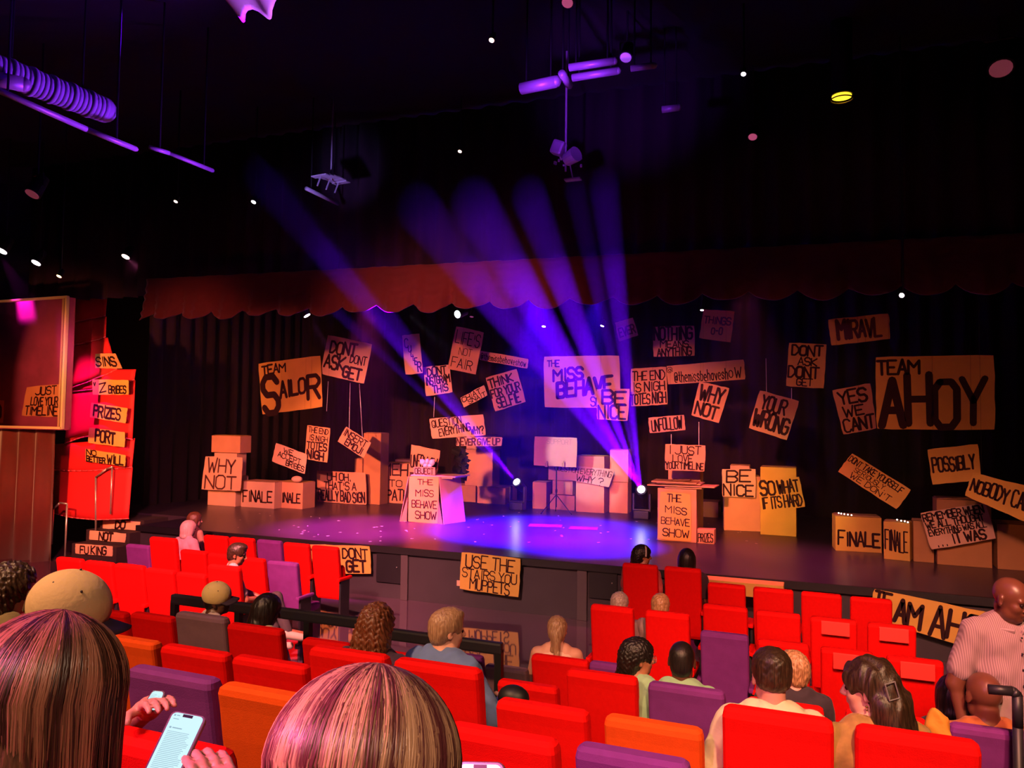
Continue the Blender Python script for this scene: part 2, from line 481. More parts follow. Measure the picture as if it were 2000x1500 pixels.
# ================================================================== SIGNS
def ramp(px, table):
    for (a, va), (b, vb) in zip(table[:-1], table[1:]):
        if px <= b: return va + (vb - va) * max(0, (px - a)) / (b - a)
    return table[-1][1]
SETD = ((400, 14.9), (700, 16.2), (1000, 17.3), (1200, 17.6), (1400, 16.3), (1550, 15.3), (1700, 14.4), (1900, 13.4), (2000, 13.1))
def sign(label, q, lines, d=None, dz=0.0, card=0, paint=PAINT, hang=True, group=None, name='cardboard_sign', thick=0.012, parent=None, d4=None, strings=()):
    rs = random.Random(int(q[0][0] * 7 + q[0][1]))
    cx = sum(p[0] for p in q) / 4
    dd = (ramp(cx, SETD) if d is None else d) + dz
    quad = [at_d(p[0], p[1], dd if d4 is None else d4[i]) for i, p in enumerate(q)]
    nrm = quad_normal(quad)
    o = slab(name, quad, nrm, thick, CARD[card], jit=0.006, rs=rs)
    tag(o, label, 'sign', group)
    if lines:
        lettering('lettering', quad, nrm, lines, o, paint, rs=rs)
    if hang:
        mb = MB()
        for t in (0.12, 0.88):
            p = quad[0] * (1 - t) + quad[1] * t + Vector((0, 0.01, -0.02))
            mb.tube(p, (p.x, p.y, 8.0), 0.0015, n=4)
        mb.obj('hanging_wire', WIRE, o)
    for (x0, y0, x1, y1) in strings:
        mb = MB(); mb.tube(at_d(x0, y0, dd), at_d(x1, y1, dd), 0.006, n=6); mb.obj('white_string', STRINGM, o)
    return o
S = sign
def FD(x, yb): return at_z(x, yb, 0.0).y - CAM.y - 0.03
S('large cardboard sign reading TEAM SAILOR, hung above the left boxes', [(504,710),(626,694),(630,795),(512,810)],
  [('TEAM',.06,.46,.07,.24,-.04,.2), ('S',.05,.34,.30,.97,0,.16), ('AILO',.33,.76,.42,.72,-.08,.2), ('R',.78,1.0,.34,.80,0,.18)], dz=0.1, card=3)
S('tilted cardboard sign reading DONT ASK DONT GET beside TEAM SAILOR', [(640,654),(727,672),(711,750),(626,730)],
  [('DONT',.12,.72,.12,.42,-.06,.2), ('ASK',.05,.52,.48,.80,0,.2), ('DONT',.60,.97,.36,.56,0,.16), ('GET',.50,.92,.66,.94,0,.22)], dz=-0.3, card=5, strings=((641,745,638,803),))
S('narrow upright cardboard sign with letters running diagonally downward', [(785,655),(819,651),(826,729),(792,732)],
  [('C',.12,.36,.10,.32,0,.14), ('U',.30,.50,.28,.44,0,.16), ('L',.42,.6,.40,.56,0,.16), ('L',.52,.66,.52,.66,0,.18), ('E',.60,.78,.62,.78,0,.16), ('R',.74,.98,.72,.95,0,.14)], card=5)
S('cardboard sign reading DONT INSTAGRAM THIS', [(827,717),(877,712),(884,766),(832,774)],
  [('DONT',.14,.9,.06,.34,-.03,.17), ('INSTGRAM',.04,.98,.38,.64,-.03,.18), ('THIS',.28,.88,.68,.94,-.03,.18)], card=5, strings=((849,775,847,815),), dz=0.1)
S('tilted cardboard sign reading WE ACCEPT BRIBES', [(539,865),(600,888),(595,926),(531,901)],
  [('WE',.28,.6,.08,.32,0,.18), ('ACCEPT',.14,.86,.36,.62,0,.18), ('BRIBES',.42,.98,.66,.92,0,.2)], card=5)
S('upright cardboard sign reading THE END IS NIGH TOTES NIGH above the FINALE boxes', [(600,830),(645,836),(639,904),(595,896)],
  [('THE END',.08,.96,.05,.20,0,.18), ('IS NIGH',.14,.96,.27,.42,0,.18), ('TOTES',.06,.96,.47,.68,0,.2), ('NIGH',.1,.86,.72,.95,0,.24)], card=0, dz=-0.15)
S('small tilted cardboard sign reading INSERT EMOJI, hung on two white strings', [(676,833),(725,865),(710,895),(659,862)],
  [('INSERT',.04,.92,.08,.46,0,.18), ('EMOJI',.24,.90,.54,.92,0,.2)], card=4, dz=-0.3, strings=((684,748,682,838), (702,750,708,856)))
S('cardboard sign reading UH OH THATS A REALLY BAD SIGN', [(619,919),(714,923),(716,986),(619,980)],
  [('UH OH,',.22,.72,.06,.29,0,.17), ("THAT'S A",.15,.82,.34,.58,0,.16), ('REALLY BAD SIGN',.03,.98,.62,.93,.02,.17)], card=4, hang=False, d=FD(700, 984) - .15)
S('large cardboard sign reading WHY NOT leaning on the stacked boxes at the far left', [(401,891),(474,893),(470,959),(393,956)],
  [('WHY',.10,.86,.08,.48,0,.14), ('NOT',.08,.92,.55,.94,0,.14)], card=5, hang=False, d=FD(433, 988) - .15, paint=PAINT2)
S('small cardboard sign reading QUESTION EVERYTHING WHY hung left of centre', [(838,818),(944,809),(949,850),(844,857)],
  [('QUESTION',.04,.60,.10,.46,-.20,.14), ('EVERYTHING',.15,.74,.55,.92,-.35,.14), ('WHY?',.74,.98,.58,.92,-.1,.16)], card=5, dz=-0.3)
S('cardboard strip reading NEVER GIVE UP below the QUESTION EVERYTHING sign', [(891,854),(981,854),(980,871),(891,871)],
  [('NEVER GIVE UP',.02,.97,.14,.88,0,.2)], card=5, d=16.5, paint=PAINT2)
S('upright cardboard sign reading LIFES NOT FAIR', [(891,637),(945,649),(929,732),(874,720)],
  [("LIFE'S",.08,.96,.10,.38,0,.09), ('NOT',.28,.76,.46,.62,0,.09), ('FAIR',.10,.86,.70,.92,0,.1)], card=0, dz=-0.4)
S('long thin tilted cardboard strip with a handle, beside the LIFES NOT FAIR sign', [(938,685),(1032,701),(1030,720),(936,703)],
  [('@themissbehaveshow',.03,.97,.2,.85,0,.12)], card=0)
S('square tilted cardboard sign reading THINK FOR YOUR SELFIE', [(948,738),(1009,720),(1027,785),(967,804)],
  [('THINK',.05,.84,.08,.32,0,.18), ('FOR YOUR',.03,.97,.38,.62,0,.18), ('SELFIE',.14,.88,.66,.94,0,.17)], card=4)
S('small tilted cardboard sign reading CHIAT beside THINK FOR YOUR SELFIE', [(899,777),(945,752),(952,772),(906,796)],
  [('CHIAT',.04,.84,.06,.52,0,.2), ('SNAIT',.24,.98,.55,.95,0,.2)], card=5, dz=0.1)
S('large cardboard sign reading THE MISS BEHAVE, hung at centre stage', [(1062,696),(1210,694),(1212,796),(1063,796)],
  [('THE',.05,.22,.08,.20,0,.2), ('MISS',.13,.54,.25,.48,-.06,.22), ('BEHAVE',.18,.92,.50,.80,-.14,.22), ('SHOW',.62,.92,.80,.97,0,.16)], card=5, dz=-0.4)
S('cardboard sign reading BE NICE overlapping the large MISS BEHAVE sign', [(1165,760),(1230,759),(1226,822),(1166,819)],
  [('BE',.18,.96,.06,.48,0,.2), ('NICE',.05,.96,.54,.95,0,.18)], card=0, dz=-0.9)
S('small tilted cardboard sign hung in the blue beams under the valance', [(1201,630),(1236,620),(1247,655),(1209,667)],
  [('EVER',.1,.95,.35,.8,0,.2)], card=5, paint=PAINT2)
S('cardboard sign reading NOTHING MEANS ANYTHING', [(1275,638),(1356,636),(1357,695),(1276,697)],
  [('NOTHING',.03,.97,.04,.45,0,.16), ('MEANS',.18,.88,.48,.70,0,.17), ('ANYTHING',.10,.94,.72,.98,0,.17)], card=0)
S('square cardboard sign hung highest, drawn with a pair of glasses', [(1374,604),(1435,608),(1427,669),(1365,660)],
  [('THINGS',.08,.95,.22,.46,0,.18), ('O-O',.36,.72,.58,.80,0,.2)], card=3, paint=PAINT2)
S('cardboard sign reading THE END IS NIGH TOTES NIGH joined to the handle strip', [(1232,720),(1301,716),(1304,790),(1232,794)],
  [('THE END',.05,.98,.08,.32,0,.14), ('IS NIGH',.06,.97,.38,.62,0,.14), ('TOTES NIGH',.0,.98,.68,.95,0,.14)], card=0)
S('long cardboard strip reading @themissbehaveshow, right of centre', [(1301,715),(1453,702),(1456,741),(1304,751)],
  [('@',.01,.09,.05,.36,0,.1), ('@themissbehavesh',.10,.80,.38,.92,0,.1), ('oW',.80,.97,.32,.86,0,.11)], card=0, dz=0.12)
S('tilted cardboard sign reading WHY NOT hanging below the long handle strip', [(1366,745),(1425,758),(1404,827),(1350,811)],
  [('WHY',.12,.94,.06,.48,.02,.16), ('NOT',.10,.90,.56,.92,0,.18)], card=4, dz=-0.3)
S('small cardboard sign reading UNFOLLOW hung above I JUST LOVE YOUR TIMELINE', [(1266,816),(1336,810),(1339,840),(1269,846)],
  [('UNFOLLOW',.08,.94,.14,.88,0,.16)], card=4, dz=-0.2)
S('cardboard sign reading I JUST LOVE YOUR TIMELINE above the right lectern', [(1299,867),(1378,870),(1376,921),(1299,918)],
  [('I JUST',.10,.92,.05,.36,0,.14), ('LOVE',.20,.72,.40,.66,0,.15), ('YOUR TIMELINE',.02,.98,.68,.94,0,.16)], card=4, d=14.6, strings=((1311,848,1311,869), (1365,824,1365,870)))
S('tilted cardboard sign reading YOUR WRONG on two white strings', [(1484,762),(1561,783),(1537,860),(1462,836)],
  [('YOUR',.14,.78,.10,.44,0,.16), ('WRONG',.06,.97,.50,.88,0,.2)], card=4, strings=((1496,700,1497,766), (1546,758,1546,780)), dz=-0.1)
S('upright cardboard sign reading DONT ASK DONT GET above YOUR WRONG', [(1541,669),(1615,672),(1609,759),(1535,754)],
  [('DONT',.10,.94,.06,.28,0,.2), ('ASK',.28,.80,.33,.50,0,.18), ('DONT',.04,.88,.54,.78,0,.2), ('GET',.28,.72,.80,.96,0,.16)], card=3)
S('wide cardboard sign with blurred thick lettering hung high near the right wing', [(1617,624),(1736,612),(1739,662),(1623,675)],
  [('MIRAVL',.14,.88,.14,.82,0,.2)], card=3, paint=PAINT2)
S('very large cardboard sign reading TEAM AHOY at the right of the stage', [(1709,697),(1942,693),(1944,840),(1712,838)],
  [('TEAM',.02,.40,.05,.24,0,.2), ('AHOY',.05,.96,.32,.95,-.03,.15)], card=3)
S('tilted cardboard sign reading YES WE CANT left of TEAM AHOY', [(1625,762),(1700,748),(1712,837),(1647,849)],
  [('YES',.12,.90,.08,.36,0,.18), ('WE',.16,.76,.42,.64,0,.2), ('CANT',.08,1.0,.68,.96,0,.16)], card=0, dz=-0.15)
S('long steeply tilted cardboard strip with three lines of red lettering', [(1664,885),(1780,957),(1751,995),(1636,921)],
  [('DONT TAKE YOURSELF',.02,.92,.10,.36,0,.16), ('SERIOUSLY,',.18,.72,.42,.62,0,.14), ("WE DON'T",.18,.86,.68,.92,0,.14)], card=3, dz=-0.3)
S('cardboard sign reading POSSIBLY below the TEAM AHOY sign', [(1811,878),(1910,867),(1917,937),(1821,947)],
  [('POSSIBLY',.06,.92,.28,.66,0,.2)], card=3)
S('long tilted cardboard sign reading NOBODY CARES at the right edge', [(1900,923),(2050,960),(2036,1034),(1884,968)],
  [('NOBODY CARES',.04,.98,.24,.72,0,.17)], card=3, dz=-0.15)
S('cardboard sign with five lines beginning REMEMBER WHEN, leaning on the boxes at right', [(1797,1002),(1925,982),(1946,1052),(1819,1074)],
  [('REMEMBER WHEN',.02,.95,.04,.24,0,.18), ('WE ALL THOUGHT',.03,.92,.27,.45,0,.18), ('EVERYTHING WAS ALL',.04,.92,.48,.64,0,.18), ('...',.10,.30,.76,.96,0,.16), ('IT WAS',.36,.88,.68,.94,0,.18)], card=5, hang=False, d=FD(1884, 1106) - .12)
S('cardboard sign reading BE NICE leaning on a tall box right of the lectern', [(1410,916),(1476,916),(1476,972),(1411,970)],
  [('BE',.14,.92,.06,.46,0,.17), ('NICE',.04,.97,.54,.94,0,.17)], card=5, hang=False, d=FD(1450, 1037) - .12)
S('cardboard sign reading SO WHAT IF ITS HARD leaning on a yellow lit box', [(1479,939),(1561,931),(1573,990),(1486,998)],
  [('SO',.05,.42,.06,.50,0,.16), ('WHAT',.46,.96,.08,.48,0,.18), ('IF ITS HARD',.05,.97,.56,.94,0,.17)], card=3, hang=False, d=FD(1520, 1046))
S('pinkish cardboard sign reading TION EVERYTHING WHY leaning on the middle boxes', [(1072,905),(1200,917),(1190,952),(1071,930)],
  [('QUESTION EVERYTHING',.10,.99,.12,.46,0,.12), ('WHY ?',.46,.9,.52,.94,.1,.14)], card=5, hang=False, d=FD(1150, 1001))
S('orange cardboard sign reading USE THE STAIRS YOU MUPPETS fixed on the stage face', [(901,1078),(1017,1091),(1013,1167),(897,1150)],
  [('USE THE',.09,.93,.05,.38,0,.11), ('STAIRS YOU',.04,.97,.42,.66,.02,.12), ('MUPPETS',.18,.86,.68,.96,.03,.13)], card=3, hang=False, d=11.72)
S('orange cardboard sign ending DONT GET on the stage face behind the end seat', [(600,1063),(722,1067),(725,1121),(604,1120)],
  [('YOU',.05,.4,.1,.42,0,.16), ('Y DONT',.42,.98,.10,.46,0,.16), ('ASK YOU',.05,.5,.54,.94,0,.16), ('GET',.62,.94,.54,.93,0,.2)], card=3, hang=False, d=11.74)
S('long cardboard sign reading TEAM AHOY on the stage face behind the standing man', [(1707,1150),(1960,1203),(1950,1282),(1697,1206)],
  [('TE',.02,.16,.10,.8,0,.16), ('AM',.20,.42,.16,.88,0,.18), ('AHOY',.48,1.0,.12,.92,0,.17)], card=3, hang=False, d=11.66)
# reading steps at the left
S('cardboard strip reading DO on the top stair riser', [(201,1014),(274,1019),(271,1036),(200,1032)], [('DO',.36,.64,.1,.92,0,.28)], d=12.6, card=5, hang=False)
S('cardboard strip reading NOT on the middle stair riser', [(175,1036),(246,1042),(244,1060),(174,1054)], [('NOT',.28,.68,.1,.92,0,.26)], d=12.3, card=5, hang=False)
S('cardboard strip reading FUKING on the lowest visible stair riser', [(147,1062),(220,1067),(219,1087),(147,1081)], [('FU KING',.14,.86,.14,.9,0,.22)], d=12.0, card=5, hang=False)
# on the red ruffled column
S('small torn cardboard strip high on the red column', [(186,691),(225,690),(239,720),(186,719)], [('SINS',.04,.9,.25,.85,0,.2)], d=12.25, card=0, hang=False)
S('cardboard strip reading BRIBES with a drawn arrow on the red column', [(180,741),(251,742),(251,771),(181,771)],
  [('V',.04,.10,.2,.42,0,.3), ('Z',.2,.42,.25,.85,-.6,.14), ('BRIBES',.46,.95,.42,.90,0,.2)], d=12.25, card=3, hang=False)
S('cardboard strip reading PRIZES on the red column', [(178,786),(249,797),(245,827),(175,815)], [('PRIZES',.10,.86,.12,.84,.02,.2)], d=12.25, card=3, hang=False)
S('cardboard strip reading PORT on the red column', [(174,835),(244,844),(243,874),(172,865)], [('PORT',.2,.76,.10,.84,0,.22)], d=12.25, card=3, hang=False)
S('dark cardboard strip with two words lowest on the red column', [(167,876),(245,889),(244,911),(167,901)], [('NO',.03,.3,.06,.45,0,.25), ('BETTER',.03,.52,.55,.95,0,.3), ('WILL',.56,.98,.2,.9,0,.22)], d=12.25, card=3, hang=False)

# ================================================================== BOXES
def plane_pt(px, py, p0, a):
    n = Vector((math.sin(a), -math.cos(a), 0)); v = ray(px, py)
    return CAM + v * ((p0 - CAM).dot(n) / v.dot(n))
def cbox(label, xl, xr, yt, yb, depth=0.5, d=None, rot=0.0, card=0, lines=None, floor=True, group=None, flap=0, name='cardboard_box', lid=True, mats=None, paint=PAINT):
    a = R(rot)
    p0 = at_z((xl + xr) / 2, yb, 0.0) if d is None else at_d((xl + xr) / 2, yb, d)
    ym = (yt + yb) / 2
    A = plane_pt(xl, ym, p0, a); B = plane_pt(xr, ym, p0, a)
    z1 = plane_pt((xl + xr) / 2, yt, p0, a).z
    z0 = 0.0 if floor else plane_pt((xl + xr) / 2, yb, p0, a).z
    inw = Vector((-math.sin(a), math.cos(a), 0)) * depth
    q = [Vector((A.x, A.y, z1)), Vector((B.x, B.y, z1)), Vector((B.x, B.y, z0)), Vector((A.x, A.y, z0))]
    mb = MB()
    c = (A + B) / 2 + inw / 2; c.z = (z0 + z1) / 2
    mb.box(c, ((B - A).length, depth, z1 - z0), rz=a, bevel=0.008)
    o = mb.obj(name, mats or CARD[card])
    tag(o, label, 'box', group)
    # tape seam and two lid flaps
    if lid:
        fm = MB()
        W = (B - A).length
        fm.box((c.x, c.y, z1 + 0.004), (W * 0.98, depth * 0.47, 0.006), rz=a)
        fm.box((c.x + math.sin(a) * 0.02, c.y + 0.01, z1 + 0.012), (W * 0.96, depth * 0.9, 0.005), rz=a, rx=R(flap))
        fm.obj('lid_flap', CARD[(card + 5) % 6], o)
    if lines:
        lettering('lettering', q, Vector((math.sin(a), -math.cos(a), 0)), lines, o, paint, rs=random.Random(int(xl)))
    return o
B_ = cbox
B_('plain cardboard box at the foot of the far left stack, under WHY NOT', 406, 460, 930, 988, 0.45, card=5)
B_('top cardboard box of the far left stack, above WHY NOT', 413, 469, 851, 884, 0.4, d=15.2, floor=False, card=4)
B_('small cardboard box tucked behind the top of the WHY NOT sign', 418, 462, 885, 929, 0.35, d=15.2, floor=False, card=5)
B_('cardboard box reading FINALE, the wider of the left pair', 471, 536, 941, 992, 0.5, card=5, lines=[('FINALE',.06,.96,.36,.78,0,.14)], paint=PAINT)
B_('cardboard box reading FINALE beside the wider left FINALE box', 540, 591, 942, 993, 0.5, card=4, lines=[('FINALE',.06,.94,.42,.78,0,.16)])
B_('tall stained cardboard box behind the INSERT EMOJI sign', 709, 743, 846, 985, 0.4, card=1)
B_('half height stained cardboard box behind the UH OH sign', 692, 707, 896, 984, 0.4, card=1)
B_('cardboard box stack painted MEH TO APATH, left of the lectern', 745, 800, 905, 983, 0.5, card=4, lines=[('MEH',.02,.98,.04,.32,-.03,.14), ('TO',.28,.78,.42,.58,0,.16), ('APATH',.0,1.0,.66,.92,0,.16)])
B_('cardboard box rising behind the MEH TO APATH stack', 771, 815, 898, 981, 0.4, d=18.4, card=5, floor=True)
B_('tall lit cardboard box behind the black light stand', 908, 962, 878, 951, 0.5, d=19.15, floor=False, card=0)
B_('pinkish cardboard box on top of the tall lit box behind NEVER GIVE UP', 911, 967, 849, 877, 0.45, d=19.2, floor=False, card=5)
B_('low cardboard box right of the light stand, under the tall lit box', 932, 987, 952, 984, 0.85, card=0)
B_('low stained cardboard box directly behind the light stand', 885, 929, 948, 980, 0.5, card=1)
B_('narrow cardboard box stack left of the display board stand', 1040, 1067, 942, 994, 0.4, card=4)
B_('cardboard box behind the display board stand, upper of two', 1079, 1118, 939, 966, 0.35, d=18.4, floor=False, card=0)
B_('cardboard box behind the display board stand, lower of two', 1074, 1122, 967, 996, 0.5, card=4)
B_('cardboard box propping the upper end of the pink EVERYTHING WHY sign', 1071, 1123, 912, 938, 0.35, d=18.4, floor=False, card=5)
B_('tall wide cardboard box under the pink EVERYTHING WHY sign', 1125, 1180, 891, 1001, 0.5, card=4)
B_('tall narrow cardboard box beside the right moving head light', 1190, 1226, 942, 1002, 0.4, card=4)
B_('pale cardboard box standing on the tall narrow box beside the moving head light', 1191, 1227, 879, 941, 0.35, d=18.6, floor=False, card=5)
B_('plain cardboard box behind the I JUST LOVE YOUR TIMELINE sign', 1305, 1368, 905, 1016, 0.4, d=15.6, floor=True, card=0)
B_('low cardboard box on the floor right of the right lectern', 1358, 1403, 980, 1010, 0.5, card=0)
B_('tall stained cardboard box under the right BE NICE sign', 1414, 1485, 930, 1037, 0.5, rot=9, card=4)
B_('small cardboard box peeping over the right BE NICE sign', 1426, 1464, 909, 932, 0.3, d=FD(1450, 1037) + .15, floor=False, card=5)
B_('tall yellow lit cardboard box behind SO WHAT IF ITS HARD', 1485, 1555, 913, 1046, 0.5, card=3)
B_('wide cardboard box reading FINALE with fairy lights on top', 1632, 1722, 1010, 1078, 0.5, rot=6, card=3, lines=[('FINALE',.06,.98,.42,.82,.02,.15)])
B_('cardboard box reading FINALE turned towards the wide FINALE box', 1726, 1777, 1020, 1094, 0.3, rot=-12, card=3, lines=[('FINALE',.06,.94,.22,.74,.04,.14)])
B_('stained cardboard box between the FINALE boxes and the REMEMBER sign', 1784, 1824, 1018, 1098, 0.3, card=1)
B_('big cardboard box behind the REMEMBER WHEN sign', 1830, 1937, 977, 1106, 0.5, card=1)
B_('big plain cardboard box at the right edge of the stage', 1948, 2030, 1025, 1114, 0.5, card=1)
B_('small cardboard box reading PRIZES at the foot of the right lectern', 1362, 1395, 1034, 1062, 0.25, card=4, lines=[('PRIZES',.05,.95,.3,.88,0,.12)], lid=False)
B_('flat cardboard box top showing over the front right seats', 1376, 1530, 1138, 1165, 0.3, d=11.3, floor=False, card=3, lid=False)
# fairy lights
M_FAIRY = mat('fairy_bulb', (1, .9, .8), 0.4, emit=(1.0, 0.8, 0.65), estr=4.0)
def fairy(label, pts):
    root = MB(); P = [at_d(x, y, d) for (x, y, d) in pts]
    root.path(P, 0.004, 5); o = root.obj('fairy_lights', WIRE); tag(o, label, 'fairy lights')
    mb = MB()
    for p in P: mb.ball(p + Vector((0, -0.015, 0.01)), 0.013, 8, 6)
    mb.obj('bulbs', M_FAIRY, o)
fairy('string of fairy lights lying along the top of the wide FINALE box', [(1638,1003,15.0), (1643,1004,14.98), (1649,1005,14.97), (1656,1006,14.95), (1663,1007,14.93)])
fairy('string of fairy lights on the turned FINALE box', [(1752,1016,14.4), (1760,1018,14.38), (1767,1019,14.35), (1773,1021,14.3)])

# paper sack on FINALE boxes
mb = MB(); p = at_d(580, 936, 15.6); mb.ball((p.x, p.y, p.z), 0.13, 12, 8, (1.15, .8, .62)); mb.ball((p.x + .08, p.y, p.z + .02), 0.07, 10, 6, (1, .8, .6))
tag(mb.obj('crumpled_paper_bag', CARD[5], smooth=True), 'crumpled pale paper bag on top of the left FINALE boxes', 'bag')

# ================================================================== LECTERNS
def lectern_left():
    base = at_z(827, 1021, 0.0)
    rt = empty('lectern', base); tag(rt, 'cardboard lectern reading THE MISS BEHAVE SHOW, nearer the stage left side with purple lit flank', 'lectern')
    d = base.y - CAM.y
    q = [at_d(799, 930, d + .05), at_d(857, 931, d + .05), at_d(856, 1021, d), at_d(797, 1020, d)]
    q[2].z = q[3].z = 0.0
    inv = Matrix.Translation(-base)
    ql = [inv @ p for p in q]
    n = Vector((0, -1, 0.04)).normalized()
    f = slab('front_panel', ql, n, 0.02, CARD[3], rt)
    lettering('lettering', ql, n, [('THE',.30,.84,.06,.18,0,.14), ('MISS',.24,.86,.29,.43,0,.14), ('BEHAVE',.12,.97,.53,.68,0,.14), ('SHOW',.24,.97,.76,.92,0,.14)], f, PAINT)
    w = ql[1].x - ql[0].x; cx = (ql[0].x + ql[1].x) / 2; h = ql[0].z
    mb = MB()
    mb.box((cx + .22, 0.42, h + 0.02), (w + 0.36, 0.75, 0.03), bevel=0.01); mb.box((cx + .2, 0.42, h - 0.01), (w + 0.22, 0.66, 0.03))
    mb.obj('top_board', CARD[5], rt)
    for sgn, nm in ((-1, 'side_panel'), (1, 'side_panel')):
        x = cx + sgn * (w / 2 + 0.01); m2 = MB()
        e = 0.16 * sgn
        ww = 0.62
        v = [(x, 0.03, h), (x + (0.22 if sgn > 0 else 0), ww, h), (x + (0.36 if sgn > 0 else -0.1), ww, 0), (x + e, -0.03, 0)]
        v2 = [(a + 0.015, b, c) for a, b, c in v]
        m2.add(v + v2, [(0, 1, 2, 3), (7, 6, 5, 4), (0, 4, 5, 1), (1, 5, 6, 2), (2, 6, 7, 3), (3, 7, 4, 0)])
        m2.obj(nm, CARD[4], rt)
        fin = MB()
        v = [(x, 0.02, h * .55), (x + e * 0.9, -0.03, 0), (x, 0.0, 0)]
        v2 = [(a, b + 0.012, c) for a, b, c in v]
        fin.add(v + v2, [(0, 1, 2), (5, 4, 3), (0, 3, 4, 1), (1, 4, 5, 2), (2, 5, 3, 0)])
        fin.obj('corner_brace', CARD[1], rt)
    return d, h, base
dl, hl, bl = lectern_left()
topz = hl
def on_lectern(q, lines, label, card, dd):
    return sign(label, q, lines, d=dd, card=card, hang=False)
on_lectern([(808,912),(850,913),(850,928),(808,927)], [('OBJECT',.06,.94,.14,.88,0,.14)], 'small cardboard sign reading OBJECT standing on the left lectern top', 4, dl + .1)
on_lectern([(803,868),(860,880),(853,927),(800,922)], [('UNFOLLOW',.03,.98,.34,.80,0,.12)], 'tilted cardboard sign reading UNFOLLOW propped on the left lectern', 4, dl + .5)
p = at_d(834, 905, dl + .16)
mb = MB()
for i, (dx, dz_, r, sc) in enumerate(((-.11, .02, .07, (1, .7, 1)), (.0, .03, .07, (.8, .8, 1.1)), (.10, .02, .075, (1, .7, 1)), (-.04, -.05, .06, (1, .7, .9)), (.06, -.05, .06, (1, .7, .9)), (.14, .07, .035, (1, .6, .8)), (-.15, .06, .035, (1, .6, .8)))):
    mb.ball((p.x + dx, p.y + 0.02 * (i % 3), p.z + dz_), r, 10, 7, sc)
o = mb.obj('crumpled_plastic_bag', mat('white_plastic_bag', (.8, .62, .85), 0.25, noise=.2, nscale=20, bump=1.0, bscale=14), smooth=True)
tag(o, 'crumpled white plastic bag on top of the left lectern', 'bag')

def lectern_right():
    base = at_z(1320, 1058, 0.0)
    rt = empty('lectern', base); tag(rt, 'cardboard lectern reading THE MISS BEHAVE SHOW with stacked boards on its top', 'lectern')
    d = base.y - CAM.y
    q = [at_d(1284, 953, d), at_d(1360, 955, d), at_d(1358, 1060, d), at_d(1282, 1056, d)]
    q[2].z = q[3].z = 0.0
    ql = [p - base for p in q]
    x0, x1, h = ql[0].x, ql[1].x, ql[0].z
    mb = MB(); mb.box(((x0 + x1) / 2, 0.30, h / 2), (x1 - x0, 0.55, h), bevel=0.01)
    mb.obj('body', CARD[4], rt)
    n = Vector((0, -1, 0))
    q2 = [Vector((x0 + 0.06, -0.012, h - .06)), Vector((x1 - .10, -0.012, h - .08)), Vector((x1 - .09, -0.012, 0.02)), Vector((x0, -0.012, .03))]
    f = slab('front_panel', q2, n, 0.012, CARD[3], rt)
    lettering('lettering', q2, n, [('THE',.24,.72,.04,.20,0,.13), ('MISS',.20,.90,.28,.43,.04,.13), ('BEHAVE',.09,.98,.53,.67,.02,.13), ('SHOW',.16,.98,.76,.92,.02,.13)], f, PAINT)
    for k, (a, b, z, yy, m) in enumerate(((1300, 1373, 0.0, .0, 0), (1265, 1397, .035, -.02, 4), (1281, 1368, .075, .04, 5), (1272, 1360, .10, -.04, 0))):
        pa = at_d(a, 948, d).x - base.x; pb = at_d(b, 948, d).x - base.x
        mb = MB(); mb.box(((pa + pb) / 2, .28 + yy, h + .02 + z), (pb - pa, .62, .022), rz=R((k - 1.5) * 2), ry=R((k - 1.5) * .6), bevel=.006)
        mb.obj('top_board', CARD[m], rt)
    mb = MB(); mb.box((0.06, .3, h + .15), (.34, .2, .035), ry=R(-3), bevel=.01); mb.obj('folder', mat('brown_folder', (.12, .04, .03), .6), rt)
lectern_right()

# display board on a stand
base = at_z(1085, 1003, 0.0); dB = base.y - CAM.y
rt = empty('display_stand', base); tag(rt, 'blank cardboard board clipped on a thin black tripod stand at centre stage', 'stand')
q = [at_d(1044, 852, dB) - base, at_d(1127, 855, dB) - base, at_d(1126, 913, dB) - base, at_d(1042, 909, dB) - base]
s_ = slab('board', q, Vector((0, -1, 0)), .015, CARD[4], rt)
lettering('lettering', q, Vector((0, -1, 0)), [('SUPPORT',.3,.9,.08,.24,0,.06)], s_, mat('faint_pencil', (.35, .16, .12), .9))
mb = MB(); zt = q[3].z + .1; mb.tube((0, .04, .15), (0, .04, zt), .018); mb.tube((0, .04, .5), (0, .04, .58), .028); mb.obj('pole', BLACK, rt)
for k in range(3):
    a = R(90 + 120 * k + 20); mb = MB(); mb.tube((0, .04, .45), (math.cos(a) * .42, .04 + math.sin(a) * .42, .012), .011); mb.ball((math.cos(a) * .42, .04 + math.sin(a) * .42, .014), .016, 8, 6); mb.obj('leg', BLACK, rt)
for px in (1068, 1101):
    c = at_d(px, 908, dB) - base; mb = MB(); mb.box((c.x, -.03, c.z), (.07, .05, .1), bevel=.01); mb.tube((c.x, -.03, c.z + .03), (c.x + .02, -.05, c.z + .1), .014); mb.obj('clip', CARD[1], rt)

